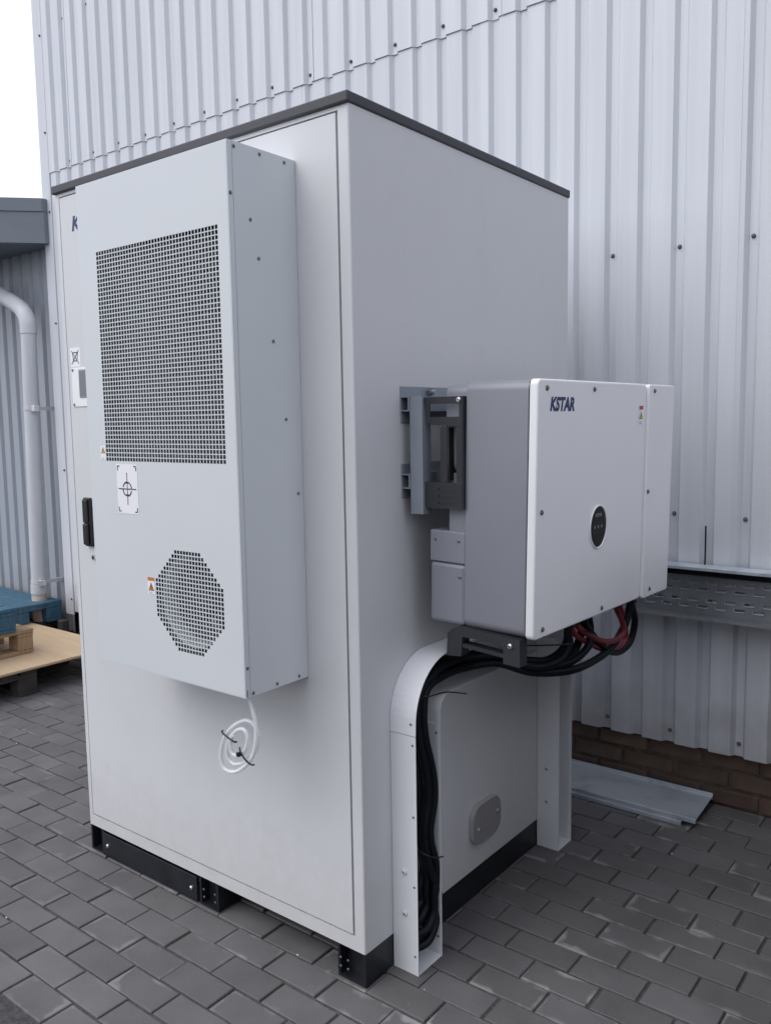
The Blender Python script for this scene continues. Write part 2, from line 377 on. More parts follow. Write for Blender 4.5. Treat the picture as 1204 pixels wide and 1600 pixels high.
S_clad = screw_mesh('screw_clad', .0055, .007, 'dscrew', washer=.0078)

def text_mesh(name, txt, width, height, k, bold=.03, shear=.2):
    c = bpy.data.curves.new(name, 'FONT'); c.body = txt; c.size = 1; c.offset = bold; c.shear = shear; c.fill_mode = 'FRONT'; c.resolution_u = 3
    o = bpy.data.objects.new(name, c); COL.objects.link(o)
    me = bpy.data.meshes.new_from_object(o.evaluated_get(bpy.context.evaluated_depsgraph_get()))
    bpy.data.objects.remove(o); bpy.data.curves.remove(c)
    xs = [v.co.x for v in me.vertices]; ys = [v.co.y for v in me.vertices]
    x0, x1, y0, y1 = min(xs), max(xs), min(ys), max(ys)
    for v in me.vertices: v.co.x = (v.co.x-x0)/(x1-x0)*width; v.co.y = (v.co.y-y0)/(y1-y0)*height; v.co.z = 0
    vs = [v.co.copy() for v in me.vertices]; fs = [tuple(p.vertices) for p in me.polygons]
    bpy.data.meshes.remove(me); return vs, fs

# ================================================================== GROUND
g = MB(); g.quad((-300, -300, -.03), (300, -300, -.03), (300, 300, -.03), (-300, 300, -.03), 'asphalt')
g.build('ground', kind='structure')
PY0 = -.595
g = MB()
nx, ny = 60, 14
vs = [(-9+16*i/nx, -7+(7+PY0)*j/ny, -.004+random.uniform(-.002, .002)) for j in range(ny+1) for i in range(nx+1)]
g.add(vs, [(j*(nx+1)+i, j*(nx+1)+i+1, (j+1)*(nx+1)+i+1, (j+1)*(nx+1)+i) for j in range(ny) for i in range(nx)], 'asphalt')
g.build('road', kind='structure')

PW, PH = .195, .0975
g = MB(); g.quad((-9, PY0, -.006), (7, PY0, -.006), (7, 1.66, -.006), (-9, 1.66, -.006), 'sand')
paving = g.build('paving', kind='structure')
def paver_mesh(name, spots):
    b = bmesh.new(); uvl = b.loops.layers.uv.new('UVMap')
    for (cx, cy, cz, w2, h2, rz, tx, ty) in spots:
        ca, sa = math.cos(rz), math.sin(rz)
        def P(x, y, z): return (cx+ca*x-sa*y, cy+sa*x+ca*y, cz+z+tx*x+ty*y)
        e = .0022
        top = [b.verts.new(P(sx*(w2-e), sy*(h2-e), 0)) for sx, sy in ((-1, -1), (1, -1), (1, 1), (-1, 1))]
        mid = [b.verts.new(P(sx*w2, sy*h2, -e)) for sx, sy in ((-1, -1), (1, -1), (1, 1), (-1, 1))]
        bot = [b.verts.new(P(sx*w2, sy*h2, -.05)) for sx, sy in ((-1, -1), (1, -1), (1, 1), (-1, 1))]
        uvs = ((0, 0), (1, 0), (1, 1), (0, 1))
        fs = [(top, (0, 1, 2, 3))]
        f = b.faces.new(top)
        for l, u in zip(f.loops, uvs): l[uvl].uv = u
        for i in range(4):
            j = (i+1) % 4
            for A, B in ((mid, top), (bot, mid)):
                f = b.faces.new((A[i], A[j], B[j], B[i]))
                for l, u in zip(f.loops, (uvs[i], uvs[j], uvs[j], uvs[i])): l[uvl].uv = u
    me = bpy.data.meshes.new(name); b.to_mesh(me); b.free(); me.materials.append(M['paver']); return me
cells = []
fwd = d_
def project(p):
    v = Vector(p)-CAM; dz = v.dot(fwd)
    return (602+1326*v.dot(rr)/dz, 800-1326*v.dot(uu)/dz, dz) if dz > .05 else None
def hidden(p):
    d = Vector(p)-CAM; lo, hi = (-1.262, 0, .10), (0, 1.17, 2.2); t0, t1 = 0, .999
    for i in range(3):
        if abs(d[i]) < 1e-9: continue
        a, b_ = (lo[i]-CAM[i])/d[i], (hi[i]-CAM[i])/d[i]
        if a > b_: a, b_ = b_, a
        t0, t1 = max(t0, a), min(t1, b_)
    return t0 < t1
row = 0
y = PY0
while y < 1.655:
    yc = y+PH/2; hh = PH
    if y+PH > 1.66: break
    off = -1.257+PW/2 if (round((y+.3025)/PH) % 2 == 0) else -1.165+PW/2
    k0 = math.floor((-9-off)/PW)+1
    x = off+k0*PW
    while x < 6.8:
        p = project((x, yc, 0)); a = 0
        if p and -40 < p[0] < 1244 and -40 < p[1] < 1640 and not hidden((x, yc, 0)) and not (-1.2 < x < -.1 and .1 < yc < 1.17):
            a = 1.0/p[2]**2*abs((CAM-Vector((x, yc, 0))).normalized().z)
        cells.append((a, x, yc)); x += PW
    y += PH
cells.sort(key=lambda c: -c[0])
jit = lambda: (random.gauss(0, .0012), random.gauss(0, .0012), random.gauss(0, .0011), PW/2-.0032+random.uniform(-.0012, .0008), PH/2-.0032+random.uniform(-.0012, .0008), random.gauss(0, .005), random.gauss(0, .004), random.gauss(0, .006))
variants = []
for i in range(24):
    j = jit(); variants.append(paver_mesh('paver', [(j[0], j[1], j[2], *j[3:])]))
for a, x, yc in cells[:300]:
    if a == 0: break
    o = inst('paver', random.choice(variants), paving, (x, yc, 0))
    if random.random() < .5: o.rotation_euler = (0, 0, math.pi)
rest = []
for a, x, yc in cells[300:]:
    j = jit(); rest.append((x+j[0], yc+j[1], j[2], *j[3:]))
o = bpy.data.objects.new('far_pavers', paver_mesh('far_pavers', rest)); COL.objects.link(o); o.parent = paving; o['kind'] = 'stuff'

# crumbs of grit lying on the paving
g = MB(); rg = random.Random(3)
for i in range(170):
    x = rg.uniform(-2.6, 1.0); yy = rg.uniform(-.6, 1.5)
    if -1.3 < x < .12 and -.02 < yy < 1.2: continue
    if rg.random() < .6: yy = PY0+PH*round((yy-PY0)/PH)+rg.gauss(0, .004)
    r = rg.choice((.0012, .0016, .002, .0032)); k = rg.choice(('concrete', 'concrete', 'concrete', 'sand', 'sand', 'white_label'))
    p = Vector((x, yy, .001+r*.3)); t = rg.uniform(0, 6)
    pts = [p+Vector((math.cos(t+a)*r, math.sin(t+a)*r*.8, -r*.3)) for a in (0, 1.6, 3.1, 4.6)]+[p+Vector((0, 0, r*.9))]
    g.add(pts, [(0, 1, 4), (1, 2, 4), (2, 3, 4), (3, 0, 4)], k)
g.build('grit', kind='stuff', label='small loose grit scattered on the paving', category='grit')

# ================================================================== MAIN BUILDING WALL
WY = 1.60; PIT = .1302; G0 = -.158          # G0: left edge of a groove floor area
bld = empty('metal_clad_building', (-3.9, WY, 0), label='tall pale grey corrugated metal building wall behind the cabinet', category='building')
def clad_profile(x0, x1, g0, pit=PIT, depth=.020):
    """(x, y offset) polyline of the trapezoid sheet between x0 and x1 ; grooves recessed towards +y"""
    pts = [(x0, None)]
    k = math.floor((x0-g0)/pit)-1
    brk = []
    while g0+k*pit < x1+pit:
        s = g0+k*pit
        brk += [(s-.0270, 0), (s-.0130, depth), (s+.0140, depth), (s+.0260, 0)]; k += 1
    def yat(x):
        for (a, ya), (b, yb) in zip(brk, brk[1:]):
            if a <= x <= b: return ya+(yb-ya)*(x-a)/(b-a)
        return 0
    return [(x0, yat(x0))]+[p for p in brk if x0 < p[0] < x1]+[(x1, yat(x1))]
def sheet(name, parent, x0, x1, z0, z1, yw, g0, k, pit=PIT, depth=.020, th=.003):
    pr = clad_profile(x0, x1, g0, pit, depth); b = MB(); n = len(pr)
    vs = []
    for z in (z0, z1):
        for yo in (0, th): vs += [(x, yw+d+yo, z) for x, d in pr]
    fs = []
    for i in range(n-1):
        fs += [(i, i+1, 2*n+i+1, 2*n+i), (n+i+1, n+i, 3*n+i, 3*n+i+1), (i, n+i, n+i+1, i+1), (2*n+i, 2*n+i+1, 3*n+i+1, 3*n+i)]
    fs += [(0, 2*n, 3*n, n), (n-1, 2*n-1, 4*n-1, 3*n-1)]
    b.add(vs, fs, k); return b.build(name, parent)
seams = [-3.90]; s = -1.55-1.0416*2
while s < 4.6: seams.append(s); s += 1.0416
for i in range(len(seams)-1):
    a, b_ = seams[i], seams[i+1]
    sheet('wall_sheet', bld, a+.001, b_-.0015, 3.145, 6.2, WY-.006+.0012*(i % 2), G0, 'clad')          # upper tier laps over the lower
    sheet('wall_sheet', bld, a+(0 if i == 0 else -.104), b_-.086, .222, 3.20, WY+.0011*(i % 2), G0, 'clad')
b = MB(); b.box((-3.95, WY+.055, -.02), (4.6, WY+.30, 6.3), 'mortar'); b.build('backing_wall', bld)
b = MB()   # corner flashing, an L folded round the building end
b.box((-3.99, WY-.0085, .20), (-3.893, WY-.0002, 6.3), 'clad', bev=.002); b.box((-3.993, WY-.006, .201), (-3.990, WY+.35, 6.29), 'clad')
b.build('corner_flashing', bld)
b = MB(); b.box((-3.988, WY-.004, .205), (-3.952, WY+.29, 6.28), 'mortar'); b.build('corner_post', bld)
# screws in every second groove
kk = 0; x = G0+PIT*1.0
gx = [G0+PIT*k for k in range(-28, 36)]
for i, x in enumerate(gx):
    if x < -3.86 or x > 3: continue
    if i % 2 == (27 % 2):
        for z in (.268, 1.125, 2.13): 
            if z < 3 and (x > -.1 or x < -3.3): inst('screw', S_clad, bld, (x, WY+.0195, z+random.uniform(-.006, .006)), ROT['-y'])
    if i % 2 == (27 % 2):
        for z in (3.185, 4.05): inst('screw', S_clad, bld, (x, WY+.0135, z+random.uniform(-.008, .008)), ROT['-y'])
for z in (.31, 1.2, 2.18, 2.9, 3.4, 4.0): inst('screw', S_clad, bld, (-3.91, WY-.0085, z), ROT['-y'])
# brick plinth
b = MB(); b.box((-3.94, WY+.056, -.02), (4.6, WY+.08, .30), 'mortar')
pl = b.build('brick_plinth', bld)
bw, bh = .205, .062
brm = []
for i in range(6):
    t = MB(); t.box((-bw/2+random.uniform(0, .004), -.004-random.uniform(0, .003), -bh/2+random.uniform(0, .003)), (bw/2-random.uniform(0, .004), .03, bh/2-random.uniform(0, .002)), 'brick', bev=.006, seg=2); brm.append(t.mesh('brick'))
for r_i in range(4):
    z = .033+r_i*.073; x = -3.83+(.107 if r_i % 2 else 0)
    while x < 3.2:
        inst('brick', random.choice(brm), pl, (x, WY+.053+random.uniform(-.003, .003), z), (0, random.gauss(0, .006), random.gauss(0, .008))); x += .2145

# ================================================================== LOW ANNEX (left)
AY = 1.66
anx = empty('low_annex', (-6, AY, 0), label='low grey corrugated annex with overhanging grey fascia at the left edge', category='building')
x = -4.0
while x > -9:
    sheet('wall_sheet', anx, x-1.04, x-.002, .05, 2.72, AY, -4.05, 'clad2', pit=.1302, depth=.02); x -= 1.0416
b = MB(); b.box((-9, AY+.06, -.02), (-4.0, AY+.3, 2.72), 'mortar'); b.build('backing_wall', anx)
pl_ = [(-3.945, AY+.30), (-3.945, 1.575), (-4.50, .962), (-9, .962), (-9, AY+.30)]
b = MB(); b.prism(pl_, 'z', 2.705, 2.735, 'fascia'); b.build('soffit', anx)
def offp(d): return [(-3.935, AY+.30), (-3.935, 1.575-d*1.1), (-4.50, .962-d), (-9, .962-d), (-9, AY+.30)]
b = MB(); b.prism(offp(.012), 'z', 2.70, 2.90, 'fascia'); b.build('fascia', anx)
b = MB(); b.prism(offp(.022), 'z', 2.902, 2.985, 'fascia'); b.build('roof_edge', anx)

# downpipe
dp = empty('downpipe', (-4.15, 1.5, 0), label='pale grey plastic downpipe with an elbow on the annex wall', category='pipe')
b = MB(); b.tube([(-4.62, 1.52, 2.50), (-4.443, 1.5, 2.414), (-4.26, 1.5, 2.335), (-4.15, 1.5, 2.272), (-4.105, 1.5, 2.20), (-4.100, 1.5, 2.12)], .054, 'pipe', 16, 6); b.build('elbow', dp)
b = MB(); b.tube([(-4.100, 1.5, 2.16), (-4.135, 1.5, 1.2), (-4.165, 1.5, .36)], .050, 'pipe', 16, 4); b.build('pipe', dp)
b = MB(); b.tube([(-4.163, 1.5, .40), (-4.166, 1.5, .34)], .056, 'pipe', 16, 2); b.tube([(-4.166, 1.5, .34), (-4.168, 1.5, .02)], .051, 'pipe_collar', 16, 4); b.build('drain_stub', dp)
for z, x in ((1.62, -4.119), (.42, -4.163)):
    b = MB(); b.cyl((x, 1.5, z-.012), (x, 1.5, z+.012), .053, 'pipe', 16); b.box((x+.02, 1.5, z-.012), (x+.05, 1.66, z+.012), 'pipe'); b.box((x+.035, 1.47, z-.022), (x+.085, 1.51, z+.022), 'zinc', bev=.004)
    b.build('pipe_bracket', dp)

# ================================================================== PALLETS AND BOARD (left)
def pallet(name, x0, y0, z0, lx, ly, k, along='y', **tags):
    """EUR-like pallet with top boards running along 'along'"""
    root = empty(name, (x0+lx/2, y0+ly/2, z0), **tags)
    def bx(n, a, c, kk=k, bev=.003):
        t = MB(); t.box(a, c, kk, bev=bev, seg=1); return t.build(n, root)
    bw_ = .10; n = 7
    span = lx if along == 'y' else ly
    gap = (span-n*bw_)/(n-1)
    for i in range(n):
        o_ = i*(bw_+gap); dz = random.uniform(-.002, .002)
        if along == 'y': bx('board', (x0+o_, y0+random.uniform(-.004, .004), z0+.122+dz), (x0+o_+bw_, y0+ly+random.uniform(-.004, .004), z0+.144+dz))
        else: bx('board', (x0+random.uniform(-.004, .004), y0+o_, z0+.122+dz), (x0+lx+random.uniform(-.004, .004), y0+o_+bw_, z0+.144+dz))
    for t in (0, .5, 1):
        if along == 'y':
            yy = y0+t*(ly-.10); bx('stringer', (x0+.002, yy+.002, z0+.100), (x0+lx-.002, yy+.098, z0+.1215))
        else:
            xx = x0+t*(lx-.10); bx('stringer', (xx+.002, y0+.002, z0+.100), (xx+.098, y0+ly-.002, z0+.1215))
        for s_ in (0, .5, 1):
            if along == 'y': xx = x0+s_*(lx-.12); yy = y0+t*(ly-.10); bx('block', (xx+.004, yy+.004, z0+.022), (xx+.116, yy+.096, z0+.0995))
            else: xx = x0+t*(lx-.10); yy = y0+s_*(ly-.12); bx('block', (xx+.004, yy+.004, z0+.022), (xx+.096, yy+.116, z0+.0995))
    for s_ in (0, .5, 1):
        if along == 'y': xx = x0+s_*(lx-.12); bx('skid', (xx+.006, y0+.003, z0), (xx+.114, y0+ly-.003, z0+.0215))
        else: yy = y0+s_*(ly-.12); bx('skid', (x0+.003, yy+.006, z0), (x0+lx-.003, yy+.114, z0+.0215))
    return root
pallet('pallet', -4.28, .05, 0, 1.20, .80, 'darkwood', 'x', label='dark wooden pallet on the paving under the plywood sheet', category='pallet')
pallet('pallet', -4.28, 1.00, 0, .80, .30, 'darkwood', 'x', label='short dark timber pallet at the back under the plywood sheet', category='pallet')
b = MB(); b.box((-4.30, -.20, .1465), (-3.06, 1.385, .162), 'ply', bev=.002, seg=1)
b.build('plywood_sheet', at=(-3.7, .6, .1465), label='large pale plywood sheet lying on pallets left of the cabinet', category='board')
pallet('pallet', -4.15, -.14, .1635, .80, 1.13, 'wood', 'y', label='bare wood pallet lying on the plywood sheet', category='pallet')
pallet('pallet', -4.15, -.32, .309, .82, 1.20, 'bluepaint', 'y', label='blue painted pallet stacked on the bare wood pallet', category='pallet')
pallet('pallet', -5.3, 1.42, 0, 1.20, .22, 'darkwood', 'x', label='dark timber pallet against the annex wall under the blue pallet', category='pallet')
pallet('pallet', -5.25, 1.0, .146, 1.20, .60, 'bluepaint', 'x', label='blue painted pallet at the back against the annex wall', category='pallet')
b = MB(); b.box((-3.975, 1.51, 0), (-3.915, 1.565, .17), 'darkwood', bev=.008); b.build('timber_offcut', at=(-3.945, 1.53, 0), label='short dark timber offcut standing at the foot of the building corner', category='timber')

# unseen wall added behind the camera to cut low light from the front
M['shade_wall'] = mat('dark_render', (.075, .07, .068), .85, var=.2, vscale=3, bump=.3, bscale=60)
yard = empty('added_shade_wall', (5, -3.5, 0), label='added dark wall behind the camera that blocks light from the front', category='wall')
b = MB(); b.box((.9, -3.6, -.02), (9.0, -3.4, 2.80), 'shade_wall', bev=.01); b.build('wall', yard)
b = MB(); b.box((.86, -3.66, 2.802), (9.04, -3.34, 2.87), 'concrete', bev=.01); b.build('coping', yard)
# unseen tarpaulin load, added right of frame to shade the corner by the wall
M['shade_tarp'] = mat('tarpaulin', (.030, .034, .042), .5, var=.2, vscale=5, rvar=.1, bump=.5, bscale=18)
LX0, LX1, LY0, LY1, LZ = 1.02, 2.22, .30, 1.54, 1.20
pallet('pallet', LX0, LY0, 0, LX1-LX0, LY1-LY0, 'darkwood', 'x', label='added dark wooden pallet under the unseen shading load right of the cabinet', category='pallet')
tb = bmesh.new(); bmesh.ops.create_cube(tb, size=1)
for v in tb.verts: v.co = Vector(((LX0+LX1)/2+v.co.x*(LX1-LX0-.04), (LY0+LY1)/2+v.co.y*(LY1-LY0-.04), (.1465+LZ)/2+v.co.z*(LZ-.1465)))
bmesh.ops.subdivide_edges(tb, edges=tb.edges[:], cuts=9, use_grid_fill=True)
tc = Vector(((LX0+LX1)/2, (LY0+LY1)/2, .85))
for v in tb.verts:
    if v.co.z > .16:
        n_ = math.sin(v.co.x*9+v.co.z*4)*math.sin(v.co.y*8+1.3)*.5+math.sin(v.co.z*11+v.co.x*5+v.co.y*7)*.5
        dd = v.co-tc; v.co += Vector((dd.x, dd.y, 0)).normalized()*n_*.018-Vector((0, 0, 1))*(.03*(abs(dd.x)+abs(dd.y)) if v.co.z > LZ-.01 else 0)
b = MB(); b.bm(tb, 'shade_tarp', True)
b.build('added_shade_load', at=(tc.x, tc.y, .1465), label='added tarpaulin covered load out of view, shading the corner right of the cabinet', category='pallet load')

# ================================================================== CABINET
W, D, ZB, ZT, H = 1.262, 1.171, .095, 2.253, 2.28
cab = empty('battery_cabinet', (-W/2, D/2, 0), label='large light grey outdoor battery cabinet with dark roof lid', category='cabinet')
r0 = .005
b = MB()
def corner(cx, cy, a0, a1, n=3): return [(cx+r0*math.cos(R(a0+(a1-a0)*i/n)), cy+r0*math.sin(R(a0+(a1-a0)*i/n))) for i in range(n+1)]
left = corner(-W+r0, r0, 180, 270); right = corner(-r0, r0, 270, 360)
full = left+right+[(0, D), (-W, D)]
rec = left+[(-1.2405, 0), (-1.2405, .014), (-.034, .014), (-.034, 0)]+right+[(0, D), (-W, D)]
b.prism(full, 'z', ZB, .1345, 'cab'); b.prism(rec, 'z', .1345, 2.243, 'cab'); b.prism(full, 'z', 2.243, ZT, 'cab')
b.build('body', cab)
b = MB(); b.box((-1.2368, -.001, .1386), (-.0400, .011, 2.2390), 'cab', bev=.0018); door = b.build('door', cab)
b = MB(); b.box((-1.240, .0132, .136), (-.0345, .0138, 2.242), 'gap'); b.build('door_gap_shade', cab)  # black sheet behind the door, putting the gap's shade into the colour
b = MB(); b.box((-W-.006, -.010, ZT+.0005), (.005, D+.005, H), 'lid', bev=.004); b.build('roof_lid', cab)
# door handle: swing handle with base plate
b = MB(); b.box((-1.180, -.012, 1.098), (-1.140, -.001, 1.262), 'plastic', bev=.004)
b.box((-1.176, -.021, 1.104), (-1.148, -.0125, 1.176), 'plastic', bev=.004); b.box((-1.176, -.019, 1.1785), (-1.148, -.0125, 1.256), 'plastic', bev=.004)
b.build('handle', door)
b = MB(); b.cyl((-1.140, -.001, 1.062), (-1.140, -.010, 1.062), .009, 'zinc', 12); b.cyl((-1.140, -.010, 1.062), (-1.140, -.011, 1.062), .005, 'hole', 10); b.build('lock', door)
# labels on the door
vs, fs = text_mesh('logo', 'KSTAR', .20, .048, 'blue_ink')
b = MB(); b.add([(-1.172+v.x, -.0018, 2.124+v.y) for v in vs], fs, 'blue_ink'); b.build('logo', door, label='dark blue maker logo mostly hidden behind the air conditioner')
b = MB(); b.box((-1.221, -.0016, 1.694), (-1.164, -.001, 1.756), 'white_label')
def strip(mb, p, q, wd, k, mk):   # thin bar between 2D points p,q ; mk maps (x,z)->3D
    p = Vector(p); q = Vector(q); t = (q-p).normalized(); n_ = Vector((-t.y, t.x))*wd/2
    mb.quad(mk(p-n_), mk(q-n_), mk(q+n_), mk(p+n_), k)
mk = lambda p: Vector((p[0], -.0021, p[1]))
cx, cz = -1.1925, 1.725
for p, q, wd in (((-.014, .014), (-.010, -.012), .003), ((.014, .014), (.010, -.012), .003), ((-.017, .015), (.017, .015), .003), ((-.010, -.012), (.010, -.012), .003)):
    strip(b, (cx+p[0], cz+p[1]), (cx+q[0], cz+q[1]), wd, 'ink', mk)
mk = lambda p: Vector((p[0], -.0024, p[1]))
strip(b, (cx-.021, cz+.022), (cx+.021, cz-.022), .0025, 'ink', mk)
mk = lambda p: Vector((p[0], -.0027, p[1]))
strip(b, (cx+.021, cz+.022), (cx-.021, cz-.022), .0025, 'ink', mk)
b.build('disposal_label', door, label='white label with a crossed-out bin symbol')
b = MB(); b.box((-1.216, -.004, 1.563), (-1.120, -.001, 1.690), 'inv_white', bev=.001); b.box((-1.172, -.0065, 1.592), (-1.122, -.004, 1.683), 'inv_body', bev=.001)
b.box((-1.168, -.0072, 1.598), (-1.128, -.0065, 1.677), 'dscrew')
b.build('display', door)
for x, z in ((-1.208, 1.683), (-1.208, 1.570)): inst('screw', S_small, door, (x, -.004, z), ROT['-y'])

# plinth of the cabinet
b = MB()
for x0, x1 in ((-W+.002, -1.185), (-.672, -.585), (-.098, -.002)):
    for y0, y1 in ((.002, .10), (D-.10, D-.004)):
        # hollow foot: two side plates, bottom and top plates
        b.box((x0, y0, 0), (x1, y1, .008), 'black'); b.box((x0, y0, .008), (x0+.008, y1, ZB-.001), 'black'); b.box((x1-.008, y0, .008), (x1, y1, ZB-.001), 'black')
        b.box((x0+.008, y0+.03, .008), (x1-.008, y0+.036, ZB-.001), 'black')
    b.box((x0+.01, .102, .03), (x1-.01, D-.102, ZB-.002), 'black')
b.box((-W+.002, .06, ZB-.022), (-.002, .09, ZB-.001), 'black')
b.build('base_frame', cab)
b = MB(); b.box((-1.188, -.002, .004), (-.682, .002, .086), 'black', bev=.001); pan = b.build('base_cover', cab)
for x in (-1.155, -.707): inst('bolt', S_zinc, pan, (x, -.002, .044), ROT['-y'])
b = MB(); b.box((-.006, .101, .003), (-.001, D-.101, ZB-.001), 'black', bev=.001); b.box((-.004, .003, .0), (0, .0995, ZB-.001), 'black'); b.build('base_side_panel', cab)
for x in (-.652, -.60, -.088, -.062):
    for z in (.03, .055): inst('rivet', S_tiny, cab, (x, .0018 if x < -.5 else .0018, z), ROT['-y'])
# oval cover plate on the side
b = MB()
def stadium(cy, cz, L, r, ang, n=10):
    out = []
    for s_, a0 in ((1, -90), (-1, 90)):
        for i in range(n+1):
            a = R(a0+180*i/n); px, pz = s_*L/2+r*math.cos(a), r*math.sin(a)
            out.append((cy+px*math.cos(ang)-pz*math.sin(ang), cz+px*math.sin(ang)+pz*math.cos(ang)))
    return out
def rrect(cy, cz, w_, h_, r_, n=6):
    out = []
    for sx, sz, a0 in ((1, 1, 0), (-1, 1, 90), (-1, -1, 180), (1, -1, 270)):
        for i in range(n+1): a = R(a0+90*i/n); out.append((cy+sx*(w_/2-r_)+r_*math.cos(a), cz+sz*(h_/2-r_)+r_*math.sin(a)))
    return out
b.prism(rrect(.592, .242, .168, .128, .046), 'x', .0005, .017, 'rim'); b.prism(rrect(.592, .242, .162, .122, .044), 'x', .017, .0195, 'plate')
ov = b.build('cover_plate', cab, label='oval metal cover plate low on the cabinet side')
for yy, zz in ((.535, .232), (.648, .252)): inst('screw', S_zinc, ov, (.0195, yy, zz), ROT['+x'])

# ---------------- air conditioner on the door
AX0, AX1, AYF, AZ0, AZ1 = -.790, -.177, -.228, .823, 2.153
b = MB(); t = .0025
b.box((AX1-t, AYF+.0015, AZ0+t), (AX1, -.002, AZ1-t), 'ac'); b.box((AX0, AYF+.0015, AZ0+t), (AX0+t, -.002, AZ1-t), 'ac')
b.box((AX0, AYF+.0015, AZ1-t), (AX1, -.002, AZ1), 'ac'); b.box((AX0, AYF+.0015, AZ0), (AX1, -.002, AZ0+t), 'ac')
b.box((AX0+t, -.012, AZ0+t), (AX1-t, -.002, AZ1-t), 'hole')
ac = b.build('air_conditioner', cab, label='pale air conditioner box on the cabinet door with two grilles')
b = MB(); b.box((AX1, AYF+.006, AZ0+.003), (AX1+.0008, AYF+.0075, AZ0+.02), 'gap'); b.box((AX1, AYF+.016, AZ0+.002), (AX1+.0005, AYF+.0166, AZ1-.002), 'rail'); b.build('fold_seam', ac)
# front panel with the two openings
GX0, GX1, GZ0, GZ1 = -.7105, -.216, 1.401, 1.968
OP = .0118; OC = (-.379, 1.0395); OX0 = OC[0]-11.5*OP; OX1 = OC[0]+11.5*OP; OZ0 = OC[1]-11.5*OP; OZ1 = OC[1]+11.5*OP
b = MB()
def pl(x0, z0, x1, z1): b.box((x0, AYF, z0), (x1, AYF+.0015, z1), 'ac')
e = .003
pl(AX0+e, GZ1, AX1-e, AZ1-e); pl(AX0+e, GZ0, GX0, GZ1); pl(GX1, GZ0, AX1-e, GZ1); pl(AX0+e, OZ1, AX1-e, GZ0)
pl(AX0+e, OZ0, OX0, OZ1); pl(OX1, OZ0, AX1-e, OZ1); pl(AX0+e, AZ0+e, AX1-e, OZ0)
# folded rounded edge
for (x0, x1, z0, z1) in ((AX0, AX0+e, AZ0+e, AZ1-e), (AX1-e, AX1, AZ0+e, AZ1-e)):
    b.box((x0, AYF+.0005, z0), (x1, AYF+.00148, z1), 'ac')
b.box((AX0, AYF+.0005, AZ1-e), (AX1, AYF+.00148, AZ1), 'ac'); b.box((AX0, AYF+.0005, AZ0), (AX1, AYF+.00148, AZ0+e), 'ac')
fp = b.build('front_panel', ac)
def lattice(x0, z1, p, mask, frac, y0=AYF, th=.0014):
    """sheet with punched square holes; mask[row][col] True = hole; row 0 on top"""
    b = MB(); hw = p*frac; V = []; F = []
    def q(a, c, d, e_): n = len(V); V.extend((a, c, d, e_)); F.append((n, n+1, n+2, n+3))
    for r_, rowm in enumerate(mask):
        for c_, m_ in enumerate(rowm):
            ax, bz = x0+c_*p, z1-(r_+1)*p; cx_, cz_ = ax+p, bz+p
            if not m_: q((ax, y0, bz), (cx_, y0, bz), (cx_, y0, cz_), (ax, y0, cz_)); continue
            g_ = (p-hw)/2; hx0, hx1, hz0, hz1 = ax+g_, cx_-g_, bz+g_, cz_-g_
            q((ax, y0, bz), (cx_, y0, bz), (cx_, y0, hz0), (ax, y0, hz0)); q((ax, y0, hz1), (cx_, y0, hz1), (cx_, y0, cz_), (ax, y0, cz_))
            q((ax, y0, hz0), (hx0, y0, hz0), (hx0, y0, hz1), (ax, y0, hz1)); q((hx1, y0, hz0), (cx_, y0, hz0), (cx_, y0, hz1), (hx1, y0, hz1))
            y1 = y0+th
            q((hx0, y0, hz0), (hx1, y0, hz0), (hx1, y1, hz0), (hx0, y1, hz0)); q((hx0, y0, hz1), (hx0, y1, hz1), (hx1, y1, hz1), (hx1, y0, hz1))
            q((hx0, y0, hz0), (hx0, y1, hz0), (hx0, y1, hz1), (hx0, y0, hz1)); q((hx1, y0, hz0), (hx1, y0, hz1), (hx1, y1, hz1), (hx1, y1, hz0))
    b.add(V, F, 'ac'); return b
NC, NR = 41, 47
px_ = (GX1-GX0)/NC; pz_ = (GZ1-GZ0)/NR
lat = lattice(GX0, GZ1, px_, [[True]*NC for _ in range(NR)], .79)
sc_ = pz_/px_
for v in lat.v: v.z = GZ1-(GZ1-v.z)*sc_
lat.build('grille', ac, label='large rectangular grille of small square holes')
half = [4+min(i, 7, 22-i) for i in range(23)]
mask = [[abs(c_-11) <= half[r_] for c_ in range(23)] for r_ in range(23)]
lattice(OX0, OZ1, OP, mask, .77).build('fan_grille', ac, label='octagonal fan grille of small square holes')
# condenser coil: vertical fin packs between horizontal tubes
b = MB(); x = GX0-.02
b.box((GX0-.03, AYF+.045, GZ0-.02), (GX1+.02, AYF+.06, GZ1+.0), 'coil')
for i in range(24): z = GZ0-.01+i*.0245; b.cyl((GX0-.03, AYF+.043, z), (GX1+.02, AYF+.043, z), .0045, 'coil', 6)
b.build('coil', ac)
